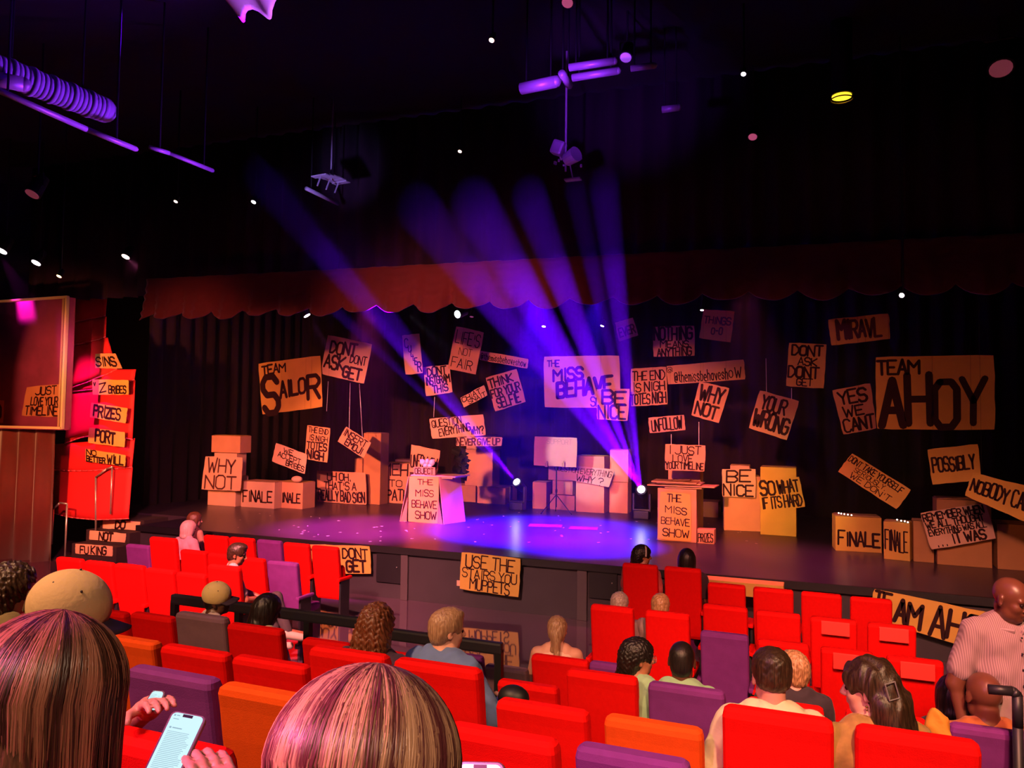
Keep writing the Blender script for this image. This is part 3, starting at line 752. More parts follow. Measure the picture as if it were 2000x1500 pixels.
# black light stand with two lamps
base = at_z(896, 1008, 0.0); dS = base.y - CAM.y
rt = empty('light_stand', base); tag(rt, 'black lighting stand with two barn door lamps beside the left lectern', 'light stand')
zt = at_d(895, 868, dS).z
mb = MB(); mb.tube((0, 0, .02), (0, 0, zt), .02); mb.obj('pole', BLACK, rt)
mb = MB(); mb.tube((0, 0, 0), (0, 0, .025), .15, n=20); mb.obj('base_plate', BLACK, rt)
for py, sx in ((880, .0), (893, .06), (915, .02)):
    zz = at_d(895, py, dS).z
    lr = MB(); lr.tube((-.12 + sx, -.05, zz), (.12 + sx, -.12, zz - .08), .09, .11, 14)
    o = lr.obj('lamp', BLACK, rt)
    for k in range(4):
        bd = MB(); a = R(90 * k + 20); bd.box((.17 + sx + .0, -.14 + .09 * math.cos(a), zz - .1 + .1 * math.sin(a)), (.12, .14, .008), rx=a, ry=R(20)); bd.obj('barn_door', DARKP, o)
    cl = MB(); cl.box((sx, 0, zz), (.06, .08, .14), bevel=.01); cl.obj('clamp', BLACK, o)
# flat marks and litter on the stage floor
for (x0, y0, x1, y1, lb) in ((1033,1021,1098,1031,'flat brown cardboard scrap on the blue lit stage floor, nearer the display stand'), (1112,1027,1168,1035,'flat brown cardboard scrap on the blue lit stage floor, nearer the right lectern')):
    a = at_z(x0, (y0 + y1) / 2, 0.0); b = at_z(x1, (y0 + y1) / 2 + 2, 0.0); c = at_z((x0 + x1) / 2, y1, 0.0)
    mb = MB(); L = (b - a).length; mb.box(((a.x + b.x) / 2, (a.y + b.y) / 2, .006), (L, .42, .008), rz=math.atan2(b.y - a.y, b.x - a.x), bevel=.003)
    tag(mb.obj('cardboard_scrap', mat('dark_card', (.16, .05, .02), .9)), lb, 'cardboard')
mb = MB(); rs = random.Random(5)
for i in range(90):
    px = rs.uniform(430, 1500); py = rs.uniform(1000, 1062)
    p = at_z(px, py, 0.0)
    if p.y < 0.3 or p.y > 6: continue
    mb.box((p.x, p.y, .004), (rs.uniform(.02, .06), rs.uniform(.02, .04), .003), rz=rs.uniform(0, 3))
o = mb.obj('confetti', mat('confetti_paper', (.8, .7, .75), .7)); o['kind'] = 'stuff'; tag(o, 'scattered scraps of white confetti on the stage floor', 'confetti')

# moving head lights
M_LENS = mat('blue_white_lens', (1, 1, 1), .3, emit=(.75, .72, 1.0), estr=30.0)
def moving_head(P, label, towards):
    base = Vector((P.x, P.y + .12, 0))
    rt = empty('moving_head_light', base); tag(rt, label, 'stage light')
    mb = MB(); mb.box((0, 0, .1), (.36, .3, .2), bevel=.03); mb.obj('base', BLACK, rt)
    mb = MB()
    for s in (-1, 1): mb.box((s * .19, 0, .38), (.05, .16, .42), bevel=.02)
    mb.box((0, 0, .21), (.42, .18, .05), bevel=.02)
    mb.obj('yoke', DARKP, rt)
    c = Vector((0, 0, P.z)); dv = (Vector(towards) - P).normalized()
    front = P - base - dv * .03
    mb = MB(); mb.tube(front - dv * .34, front, .10, .135, 18); hd = mb.obj('lamp_head', BLACK, rt)
    mb = MB(); mb.tube(front, front + dv * .012, .085, n=18); mb.obj('lens', M_LENS, hd)
moving_head(HEAD_A, 'black moving head light glowing blue white behind the right lectern', at_d(1100, 590, 11))
moving_head(HEAD_B, 'black moving head light glowing blue white left of the display stand', at_d(880, 800, 15.5))

# ================================================================== HOUSE-LEFT: column, curtain, booth, stairs
def left_side():
    # red ruffled column: stacked scrim panels with a paler piped lower edge
    D = 12.5
    def P(x, y): return at_d(x, y, D)
    panels = [  # (outline in picture order left-top, right-top, right-bottom, left-bottom, sag)
        ((150, 583), (211, 572), (211, 617), (147, 630), 3, 'upper'),
        ((146, 632), (211, 619), (213, 659), (143, 675), 5, 'second'),
        ((143, 676), (215, 660), (236, 722), (140, 760), 6, 'third'),
        ((141, 722), (268, 722), (268, 742), (140, 765), 6, 'fourth'),
        ((140, 765), (268, 743), (266, 858), (134, 866), -12, 'fifth'),
        ((107, 868), (265, 856), (263, 912), (106, 917), 4, 'sixth'),
        ((108, 919), (262, 913), (258, 1012), (104, 1000), 6, 'seventh')]
    root = empty('ruffled_column', (P(200, 900).x, P(200, 900).y, FZ))
    tag(root, 'tall red ruffled fabric column carrying the PRIZES and PORT signs', 'column')
    for k, (a, b, c, d, sag, w) in enumerate(panels):
        A, B, C, Dd = P(*a), P(*b), P(*c), P(*d)
        n = 14; m = 6; v = []; f = []
        edge = []
        for j in range(m + 1):
            t = j / m
            for i in range(n + 1):
                s = i / n
                p = (A * (1 - s) + B * s) * (1 - t) + (Dd * (1 - s) + C * s) * t
                p = p + Vector((0, -0.10 * math.sin(math.pi * s) - 0.05 * t - 0.02 * k % 0.05 + 0.012 * math.sin(s * 17), -sag * 0.011 * math.sin(math.pi * s) * t))
                v.append(p - root.location)
                if j == m: edge.append(p - root.location + Vector((0, -0.012, 0)))
        for j in range(m):
            for i in range(n):
                f.append((j * (n + 1) + i, j * (n + 1) + i + 1, (j + 1) * (n + 1) + i + 1, (j + 1) * (n + 1) + i))
        o = mesh_obj('fabric_panel', v, f, M_RED2, root, smooth=True)
        md = o.modifiers.new('t', 'SOLIDIFY'); md.thickness = 0.02
        mb = MB(); mb.path(edge, 0.014, 6); mb.obj('piped_edge', M_PIPE, o, smooth=True)
    # pleated side curtain
    a = at_d(-120, 900, 11.2); b = at_d(103, 900, 11.6)
    tag(pleats('side_curtain', (a.x, a.y, 0), (b.x, b.y, 0), FZ, at_d(60, 838, 11.4).z + 0.1, M_REDC, depth=.12, wave=.5), 'dark red pleated curtain below the gold framed booth', 'curtain')
    # glazed booth with gold frame
    d0 = 11.0
    q = [at_d(-140, 572, d0), at_d(133, 580, d0), at_d(122, 838, d0), at_d(-140, 838, d0)]
    x1 = q[1].x; z1 = q[1].z; z0 = q[2].z; x0 = q[0].x; y0 = q[1].y
    rt = empty('glazed_booth', ((x0 + x1) / 2, y0, z0)); tag(rt, 'glass fronted booth with a pale gold frame on the wall at far left', 'booth')
    L = lambda x, y, z: (x - rt.location.x, y - rt.location.y, z - rt.location.z)
    fm = mat('gold_frame', (.75, .58, .32), .35, metal=.4)
    mb = MB()
    mb.box(L(x1 - .02, y0, (z0 + z1) / 2), (.05, .07, z1 - z0), bevel=.008); mb.box(L((x0 + x1) / 2, y0, z0 + .02), (x1 - x0, .07, .05), bevel=.008); mb.box(L((x0 + x1) / 2, y0, z1), (x1 - x0, .07, .05), bevel=.008)
    mb.obj('frame', fm, rt)
    mb = MB(); mb.box(L(x1 - .17, y0 + .05, (z0 + z1) / 2), (.05, .05, z1 - z0)); mb.obj('inner_frame', fm, rt)
    g = bpy.data.materials.new('booth_glass'); g.use_nodes = True; nt = g.node_tree; nt.nodes.clear()
    out = nt.nodes.new('ShaderNodeOutputMaterial'); mx = nt.nodes.new('ShaderNodeMixShader'); tr = nt.nodes.new('ShaderNodeBsdfTransparent'); gl = nt.nodes.new('ShaderNodeBsdfGlossy'); fr = nt.nodes.new('ShaderNodeFresnel')
    gl.inputs['Roughness'].default_value = .05; tr.inputs[0].default_value = (.8, .75, .8, 1)
    nt.links.new(fr.outputs[0], mx.inputs[0]); nt.links.new(tr.outputs[0], mx.inputs[1]); nt.links.new(gl.outputs[0], mx.inputs[2]); nt.links.new(mx.outputs[0], out.inputs[0])
    mb = MB(); mb.add([L(x0, y0 + .01, z0), L(x1, y0 + .01, z0), L(x1, y0 + .01, z1), L(x0, y0 + .01, z1)], [(0, 1, 2, 3)]); mb.obj('glass_pane', g, rt)
    bm_ = mat('booth_interior', (.22, .03, .10), .9, noise=.5, nscale=2)
    mb = MB(); mb.box(L((x0 + x1) / 2, y0 + .16, (z0 + z1) / 2), (x1 - x0, .03, z1 - z0)); mb.box(L(x1 - .02, y0 + .08, (z0 + z1) / 2), (.03, .16, z1 - z0)); mb.box(L((x0 + x1) / 2, y0 + .08, z0), (x1 - x0, .16, .04)); mb.obj('back_panel', bm_, rt)
    sign('cardboard sign reading JUST LOVE YOUR TIMELINE behind the booth glass', [(52,756),(118,750),(118,815),(42,812)], [('JUST',.3,.92,.04,.30,0,.2), ('LOVE YOUR',.2,.95,.38,.64,0,.2), ('TIMELINE',.08,.95,.68,.95,0,.22)], d=d0 + .11, card=1, hang=False)  # added card stands in for a sign mirrored in the glass
    sign('cardboard sign cut by the frame edge, beside the TIMELINE sign behind glass', [(-45,780),(8,782),(6,826),(-48,826)], [('NO',.5,.95,.2,.8,0,.2)], d=d0 + .11, card=1, hang=False)
    # stairs: treads up on to the stage
    sr = empty('stage_stairs', (at_d(190, 1085, 12.2).x, .3, FZ)); tag(sr, 'dark stage stairs at the left with cardboard strips on the risers', 'stairs')
    M_ST = mat('stair_black', (.03, .012, .02), .8)
    data = ((140, 226, 1061, 1092, 12.02), (168, 252, 1034, 1062, 12.32), (196, 280, 1010, 1034, 12.62), (90, 226, 1092, 1130, 11.8))
    for (xa, xb, yt, yb, dd) in data:
        A = at_d(xa, yt, dd); B = at_d(xb, yb, dd)
        mb = MB(); mb.box(((A.x + B.x) / 2 - sr.location.x, A.y + .35 - sr.location.y, (A.z + FZ) / 2 - sr.location.z), (B.x - A.x, .68, A.z - FZ)); mb.obj('step', M_ST, sr)
    # hand rails
    for k, (pts, d_, lb) in enumerate(((((187,1036),(187,932),(208,916),(219,912),(216,1003)), 12.3, 'thin white curved hand rail on the stage side of the stairs'),
                                    (((101,1063),(104,994),(117,982),(131,984),(127,1085)), 11.9, 'thin white curved hand rail on the house side of the stairs'))):
        mb = MB(); mb.path([at_d(x, y, d_) for x, y in pts], .02, 8); tag(mb.obj('hand_rail', STEEL, smooth=True), lb, 'hand rail')
    # cushioned red wall pad behind the stairs
    A = at_d(104, 985, 12.55); B = at_d(200, 1005, 12.55)
    mb = MB()
    for i in range(8):
        t = i / 7; p = at_d(104 + 96 * t, 982 + 24 * t ** 1.8, 12.6); mb.ball(p, .09, 10, 6, (1, .6, .8))
    tag(mb.obj('padded_rope', M_RED2, smooth=True), 'lumpy red padded trim curving down beside the stair rail', 'trim')
left_side()

# ================================================================== SEATS
SEATM = {'red': mat('seat_red', (0.80, 0.004, 0.003), 0.75, noise=.10, nscale=30, bump=.15, bscale=200, spec=.12),
         'orange': mat('seat_orange', (0.80, 0.085, 0.008), 0.8, noise=.10, nscale=30, bump=.15, bscale=200, spec=.12),
         'purple': mat('seat_purple', (0.20, 0.035, 0.24), 0.8, noise=.15, nscale=12, bump=.15, bscale=200, spec=.12),
         'grey': mat('seat_grey', (0.22, 0.12, 0.15), 0.8, noise=.15, nscale=12, bump=.15, bscale=200, spec=.12)}
SEATS = {}
def seat_parts(color, parent, label_only=False, down=False):
    m = SEATM[color]
    # backrest: rounded slab swept up a reclined profile
    prof = [(0.155, 0.30), (0.150, 0.33), (0.120, 0.45), (0.085, 0.62), (0.045, 0.82), (0.022, 0.96), (0.010, 1.015), (0.008, 1.04), (0.012, 1.052)]
    secs = []
    for i, (y, z) in enumerate(prof):
        w = 0.50 - 0.015 * (z < .5); t = 0.10
        if i == 0: w -= .03; t = .07
        if i == len(prof) - 2: w -= .012; t = .088
        if i == len(prof) - 1: w -= .045; t = .05
        secs.append([(px_, y + 0.05 + py_, z) for px_, py_ in rrect(w, t, min(.03, t * .45))])
    v, f = loft(secs)
    mesh_obj('backrest', v, f, m, parent, smooth=False)
    parent.children
    # cushion
    secs = []
    if down:
        for (y, z0, z1, w) in ((.18, .37, .45, .44), (.22, .35, .47, .47), (.5, .35, .475, .48), (.6, .36, .46, .47), (.63, .38, .44, .44)):
            secs.append([(a, y, (z0 + z1) / 2 + b) for a, b in rrect(w, z1 - z0, .03)])
    else:
        for (z, y0, y1, w) in ((.36, .22, .30, .44), (.39, .20, .32, .47), (.62, .18, .30, .48), (.74, .17, .28, .47), (.77, .19, .26, .44)):
            secs.append([(a, (y0 + y1) / 2 + b, z) for a, b in rrect(w, y1 - y0, .03)])
    v, f = loft(secs)
    mesh_obj('seat', v, f, m, parent)
    for s in (-1, 1):
        mb = MB(); mb.box((s * .275, .20, .60), (.055, .36, .045), bevel=.015); mb.obj('armrest', m, parent)
        mb = MB(); mb.box((s * .275, .20, .30), (.035, .24, .56), bevel=.01); mb.box((s * .275, .20, .015), (.05, .34, .03)); mb.obj('stanchion', DARKP, parent)
def smooth_bevel(o):
    pass
def make_seat(kind, color, loc, h, wscale, label, group, panel=False):
    key = (kind, color)
    if key not in SEATS:
        r_ = bpy.data.objects.new('theatre_seat', None)
        r_.empty_display_size = .1
        SEATS[key] = r_
        COL.objects.link(r_)
        seat_parts(color, r_, down=(kind == 'down'))
    else:
        src = SEATS[key]
        r_ = src.copy(); COL.objects.link(r_)
        for ch in list(src.children):
            c = ch.copy(); COL.objects.link(c); c.parent = r_
    r_.location = loc
    r_.scale = (wscale, 1, h / 1.052)
    tag(r_, label, 'seat', group)
    if panel:
        mb = MB(); mb.box((0.02, -.004, .965), (.30, .012, .13), rx=R(-6), bevel=.004); pn = mb.obj('head_patch', mat('bright_red_patch', (.95, .03, .02), .6), r_)
    return r_
ORD = ['first', 'second', 'third', 'fourth', 'fifth', 'sixth', 'seventh', 'eighth', 'ninth', 'tenth', 'eleventh', 'twelfth']
ROWS = {  # d, floor, rank from the stage
    'A': (10.0, FZ, 'front row'), 'B': (8.8, FZ, 'second row'), 'C': (7.55, FZ, 'third row'), 'K': (6.35, FZ, 'short row by the rail'),
    'D': (5.0, -.50, 'row behind the padded rail'), 'E': (3.62, -.22, 'second row behind the rail'), 'F': (2.7, 0.0, 'third row behind the rail'), 'G': (1.5, .40, 'nearest row')}
SEATLIST = []
# (row, block, xl, xr, y_top_middle, colour, kind, forced d)
T = [
 ('A','left',395,441,1047,'red','up'), ('A','left',445,492,1051,'red','up'), ('A','left',499,546,1056,'purple','up'), ('A','left',551,600,1062,'red','up'), ('A','left',606,657,1068,'red','up'),
 ('B','left',243,288,1065,'purple','up'), ('B','left',289,339,1051,'red','up'), ('B','left',349,398,1076,'red','up'), ('B','left',403,452,1083,'red','up'), ('B','left',468,512,1091,'red','up'), ('B','left',519,577,1098,'purple','down'),
 ('C','left',106,155,1091,'red','up'), ('C','left',162,215,1098,'red','up'), ('C','left',220,276,1104,'red','up'), ('C','left',280,335,1113,'red','up'), ('C','left',341,397,1121,'red','up'), ('C','left',402,463,1106,'red','down'),
 ('D','left',158,238,1194,'red','up'), ('D','left',249,330,1203,'red','up'), ('D','left',337,434,1203,'grey','down'), ('D','left',438,543,1226,'red','down'), ('D','left',585,675,1255,'red','up'), ('D','left',722,790,1277,'red','down'),
 ('E','left',204,291,1252,'orange','up'), ('E','left',305,434,1272,'red','up'), ('E','left',445,590,1295,'red','up'), ('E','left',596,747,1276,'red','down'), ('E','left',761,930,1302,'red','down'),
 ('F','left',236,404,1320,'purple','down'), ('F','left',414,596,1356,'orange','up'),
 ('A','right',1214,1283,1103,'red','down'), ('A','right',1296,1368,1110,'red','down'), ('A','right',1381,1455,1142,'red','up'), ('A','right',1470,1549,1151,'red','up'), ('A','right',1564,1644,1160,'red','up'), ('A','right',1660,1743,1170,'red','up'),
 ('B','right',1371,1459,1185,'red','up'), ('B','right',1475,1563,1198,'red','up'), ('B','right',1582,1674,1210,'red','up'), ('B','right',1694,1790,1222,'red','up'),
 ('C','right',1151,1235,1186,'red','down'), ('C','right',1258,1345,1198,'red','down'), ('C','right',1366,1461,1239,'purple','up'), ('C','right',1478,1580,1256,'red','up'), ('C','right',1602,1706,1272,'red','up'), ('C','right',1731,1844,1289,'red','up'),
 ('K','centre',1034,1146,1287,'red','down'), ('K','centre',868,930,1280,'purple','up'), ('K','centre',948,1022,1305,'grey','up'), ('K','centre',1160,1228,1300,'purple','up'),
 ('D','centre',967,1085,1339,'red','up'), ('D','centre',1102,1241,1319,'red','down'), ('D','right',1262,1413,1346,'purple','down'), ('D','right',1455,1608,1378,'red','down'), ('D','right',1650,1813,1402,'red','down'), 
 ('E','centre',962,1142,1384,'red','up'), ('E','centre',1174,1368,1418,'orange','up'), ('E','right',1406,1626,1400,'red','down'), ('E','right',1667,1917,1442,'red','down'),
 ('F','centre',860,1078,1440,'red','up'), ('F','centre',1115,1340,1482,'purple','up'), ('D','right',1855,2030,1430,'purple','down'),
 ('G','left',40,170,1450,'red','up'), ('G','left',190,390,1462,'red','up'),
]
def build_seats():
    count = {}
    for (row, block, xl, xr, yt, color, kind) in T:
        d, fz, rn = ROWS[row]
        p = at_d((xl + xr) / 2, yt, d)
        h = p.z - fz
        ang = (ray(xr, yt) / ray(xr, yt).y - ray(xl, yt) / ray(xl, yt).y).x * d
        ws = max(.80, min(1.22, ang / .50))
        k = count.get((row, block), 0); count[(row, block)] = k + 1
        lab = '%s seat, %s from the left in the %s, %s block' % (color, ORD[k], rn, block)
        o = make_seat(kind, color, (p.x, p.y, fz), h, ws, lab, 'theatre seats in the %s of the %s block' % (rn, block), panel=(row in 'BC' and block == 'right' and xl > 1580))
        SEATLIST.append((row, xl, xr, p, h))
build_seats()
# guard rails in front of the raised rows
def guard_rail(label, x0, x1, y0, y1, d, floor, posts, r=.04):
    a = at_d(x0, y0, d); b = at_d(x1, y1, d)
    rt = empty('guard_rail', (a.x, a.y, floor)); tag(rt, label, 'rail')
    z = (a.z + b.z) / 2
    mb = MB(); mb.box(((a.x + b.x) / 2 - a.x, 0, z - floor), (abs(b.x - a.x) + .06, .07, .10), bevel=.02); mb.obj('rail_bar', DARKP, rt)
    for t in posts:
        mb = MB(); x = (b.x - a.x) * t; mb.box((x, 0, (z - floor) / 2), (.06, .06, z - floor - .02)); mb.obj('post', BLACK, rt)
guard_rail('black padded guard rail running from the yellow cap towards the curly haired person', 342, 728, 1168, 1222, 5.95, -.90, (0, .35, .7))
guard_rail('black padded guard rail with a bolted post beside the man in the blue shirt', 760, 975, 1241, 1263, 5.95, -.90, (.45, 1.0))
mb = MB(); mb.path([at_d(1930, 1346, 4.9), at_d(1978, 1350, 4.9), at_d(1987, 1358, 4.9), at_d(1988, 1420, 4.9), Vector((at_d(1988, 1420, 4.9).x, at_d(1988, 1420, 4.9).y, -.5))], .026, 10); tag(mb.obj('guard_rail', DARKP, smooth=True), 'black tubular rail with a rounded corner before the standing man', 'rail')

# ================================================================== PEOPLE (one continuous skin per body, grown from a distance field)
def surface_nets(F, origin, h):
    ins = F < 0
    c = [ins[a:F.shape[0] - 1 + a, b:F.shape[1] - 1 + b, d:F.shape[2] - 1 + d] for a in (0, 1) for b in (0, 1) for d in (0, 1)]
    s = sum(x.astype(np.int8) for x in c)
    act = (s > 0) & (s < 8)
    idx = np.argwhere(act)
    vid = -np.ones(act.shape, np.int64)
    vid[act] = np.arange(len(idx))
    off = np.array([(a, b, d) for a in (0, 1) for b in (0, 1) for d in (0, 1)])
    vals = np.stack([F[idx[:, 0] + o[0], idx[:, 1] + o[1], idx[:, 2] + o[2]] for o in off], 1)
    acc = np.zeros((len(idx), 3)); cnt = np.zeros(len(idx))
    for i in range(8):
        for j in range(i + 1, 8):
            if abs(off[i] - off[j]).sum() != 1: continue
            a = vals[:, i]; b = vals[:, j]
            m = (a < 0) != (b < 0)
            t = np.where(m, a / np.where(m, a - b, 1), 0)
            acc[m] += (off[i] + (off[j] - off[i]) * t[:, None])[m]
            cnt[m] += 1
    V = (idx + acc / cnt[:, None]) * h + origin
    faces = []
    for ax in range(3):
        sh = [slice(None)] * 3; s0 = list(sh); s1 = list(sh)
        s0[ax] = slice(0, -1); s1[ax] = slice(1, None)
        A = ins[tuple(s0)]; B = ins[tuple(s1)]
        e = np.argwhere(A != B)
        o1, o2 = [k for k in range(3) if k != ax]
        ok = (e[:, o1] > 0) & (e[:, o2] > 0) & (e[:, o1] < F.shape[o1] - 1) & (e[:, o2] < F.shape[o2] - 1)
        e = e[ok]
        fl = A[e[:, 0], e[:, 1], e[:, 2]]
        def g(d1, d2):
            q = e.copy(); q[:, o1] += d1; q[:, o2] += d2
            return vid[q[:, 0], q[:, 1], q[:, 2]]
        quad = np.stack([g(-1, -1), g(0, -1), g(0, 0), g(-1, 0)], 1)
        if ax == 1: fl = ~fl
        quad[~fl] = quad[~fl][:, ::-1]
        faces.append(quad)
    Q = np.concatenate(faces)
    Q = Q[(Q >= 0).all(1)]
    return V, Q
def rc(a, b, ra, rb=None, k=.02, sub=False):
    return dict(t='rc', a=np.array(a, float), b=np.array(b, float), ra=ra, rb=ra if rb is None else rb, k=k, sub=sub)
def el(c, r, k=.02, sub=False, Rm=None):
    return dict(t='el', c=np.array(c, float), r=np.array(r, float), k=k, sub=sub, R=Rm)
def xform(pr, Rm, T_, s=1.0):
    out = []
    for p in pr:
        q = dict(p)
        if p['t'] == 'rc':
            q['a'] = Rm @ p['a'] * s + T_; q['b'] = Rm @ p['b'] * s + T_; q['ra'] = p['ra'] * s; q['rb'] = p['rb'] * s
        else:
            q['c'] = Rm @ p['c'] * s + T_; q['r'] = p['r'] * s
            q['R'] = Rm if p['R'] is None else Rm @ p['R']
        out.append(q)
    return out
def sdf_mesh(name, prims, h, material, parent=None, noise=None, smooth=True):
    lo = np.array([1e9] * 3); hi = -lo
    for p in prims:
        if p['sub']: continue
        if p['t'] == 'rc':
            r_ = max(p['ra'], p['rb']); l = np.minimum(p['a'], p['b']) - r_; u = np.maximum(p['a'], p['b']) + r_
        else:
            r_ = p['r'].max(); l = p['c'] - r_; u = p['c'] + r_
        lo = np.minimum(lo, l); hi = np.maximum(hi, u)
    lo -= .03 + 2 * h; hi += .03 + 2 * h
    n = np.ceil((hi - lo) / h).astype(int) + 1
    F = np.full(n, .08, np.float32)
    ax = [lo[i] + h * np.arange(n[i]) for i in range(3)]
    for p in prims:
        mg = p['k'] + .045
        if p['t'] == 'rc':
            r_ = max(p['ra'], p['rb']); l = np.minimum(p['a'], p['b']) - r_ - mg; u = np.maximum(p['a'], p['b']) + r_ + mg
        else:
            r_ = p['r'].max() if p['R'] is not None else p['r']; l = p['c'] - r_ - mg; u = p['c'] + r_ + mg
        i0 = np.clip(np.floor((l - lo) / h).astype(int), 0, n); i1 = np.clip(np.ceil((u - lo) / h).astype(int) + 1, 0, n)
        if (i1 <= i0).any(): continue
        sl = tuple(slice(a, b) for a, b in zip(i0, i1))
        X = ax[0][sl[0]][:, None, None]; Y = ax[1][sl[1]][None, :, None]; Z = ax[2][sl[2]][None, None, :]
        if p['t'] == 'rc':
            d = p['b'] - p['a']; L2 = max(d @ d, 1e-9)
            px_ = X - p['a'][0]; py_ = Y - p['a'][1]; pz_ = Z - p['a'][2]
            t = np.clip((px_ * d[0] + py_ * d[1] + pz_ * d[2]) / L2, 0, 1)
            D = np.sqrt((px_ - t * d[0]) ** 2 + (py_ - t * d[1]) ** 2 + (pz_ - t * d[2]) ** 2) - (p['ra'] + (p['rb'] - p['ra']) * t)
        else:
            px_ = X - p['c'][0]; py_ = Y - p['c'][1]; pz_ = Z - p['c'][2]
            if p['R'] is not None:
                M = p['R'].T
                px_, py_, pz_ = (M[0, 0] * px_ + M[0, 1] * py_ + M[0, 2] * pz_, M[1, 0] * px_ + M[1, 1] * py_ + M[1, 2] * pz_, M[2, 0] * px_ + M[2, 1] * py_ + M[2, 2] * pz_)
            k0 = np.sqrt((px_ / p['r'][0]) ** 2 + (py_ / p['r'][1]) ** 2 + (pz_ / p['r'][2]) ** 2)
            k1 = np.sqrt((px_ / p['r'][0] ** 2) ** 2 + (py_ / p['r'][1] ** 2) ** 2 + (pz_ / p['r'][2] ** 2) ** 2)
            D = k0 * (k0 - 1) / np.maximum(k1, 1e-6)
        A = F[sl]; k = max(p['k'], 1e-4)
        if p['sub']:
            hh = np.clip(.5 - .5 * (A + D) / k, 0, 1); F[sl] = A * (1 - hh) - D * hh + k * hh * (1 - hh)
        else:
            hh = np.clip(.5 + .5 * (A - D) / k, 0, 1); F[sl] = A * (1 - hh) + D * hh - k * hh * (1 - hh)
    if noise:
        amp, fr = noise[0], noise[1]; st = noise[2] if len(noise) > 2 else (1, 1, 1)
        X = ax[0][:, None, None] * fr * st[0]; Y = ax[1][None, :, None] * fr * st[1]; Z = ax[2][None, None, :] * fr * st[2]
        F = F + amp * (np.sin(X + 1.7 * np.sin(Y * .8 + Z * .3)) * np.sin(Y * 1.1 + 1.3 * np.sin(X * .7)) + .6 * np.sin(Z * 1.3 + 2 * np.sin(X * 1.1) + Y)).astype(np.float32)
    V, Q = surface_nets(F, lo, h)
    me = bpy.data.meshes.new(name)
    me.vertices.add(len(V)); me.vertices.foreach_set('co', V.astype(np.float32).ravel())
    me.loops.add(len(Q) * 4); me.loops.foreach_set('vertex_index', Q.astype(np.int32).ravel())
    me.polygons.add(len(Q)); me.polygons.foreach_set('loop_start', np.arange(0, len(Q) * 4, 4, dtype=np.int32)); me.polygons.foreach_set('loop_total', np.full(len(Q), 4, np.int32))
    me.polygons.foreach_set('use_smooth', [True] * len(Q))
    me.materials.append(material)
    me.update(); me.validate()
    o = bpy.data.objects.new(name, me)
    return link(o, parent)

HEAD = [el((0, -.012, .030), (.076, .096, .088), .01), el((0, .030, -.045), (.057, .060, .070), .03),
        rc((-.034, .028, -.070), (.034, .028, -.070), .028, k=.03), el((0, .066, -.088), (.020, .018, .018), .02),
        el((-.034, .058, -.022), (.026, .026, .026), .02), el((.034, .058, -.022), (.026, .026, .026), .02),
        rc((-.036, .074, .026), (.036, .074, .026), .012, k=.014),
        el((-.031, .098, .006), (.017, .013, .010), .008, sub=True), el((.031, .098, .006), (.017, .013, .010), .008, sub=True),
        rc((0, .086, .018), (0, .108, -.022), .009, .013, k=.008), el((-.012, .096, -.027), (.009, .010, .008), .005), el((.012, .096, -.027), (.009, .010, .008), .005),
        el((0, .088, -.048), (.024, .010, .006), .005), el((0, .086, -.058), (.020, .010, .007), .005), el((0, .100, -.0525), (.02, .006, .0015), .003, sub=True),
        el((-.079, -.008, -.004), (.009, .021, .033), .006, Rm=np.array(Euler((.2, 0, .35)).to_matrix())), el((.079, -.008, -.004), (.009, .021, .033), .006, Rm=np.array(Euler((.2, 0, -.35)).to_matrix())),
        el((-.087, .004, -.002), (.004, .009, .016), .004, sub=True), el((.087, .004, -.002), (.004, .009, .016), .004, sub=True)]
FACECUT = [el((0, .135, -.03), (.085, .085, .11), .012, sub=True), el((-.10, .03, -.05), (.05, .05, .07), .01, sub=True), el((.10, .03, -.05), (.05, .05, .07), .01, sub=True)]
def cr(base, g):      # cranium shell of thickness g
    return el((0, -.014, .032), (.077 + g, .097 + g, .089 + g), .02)
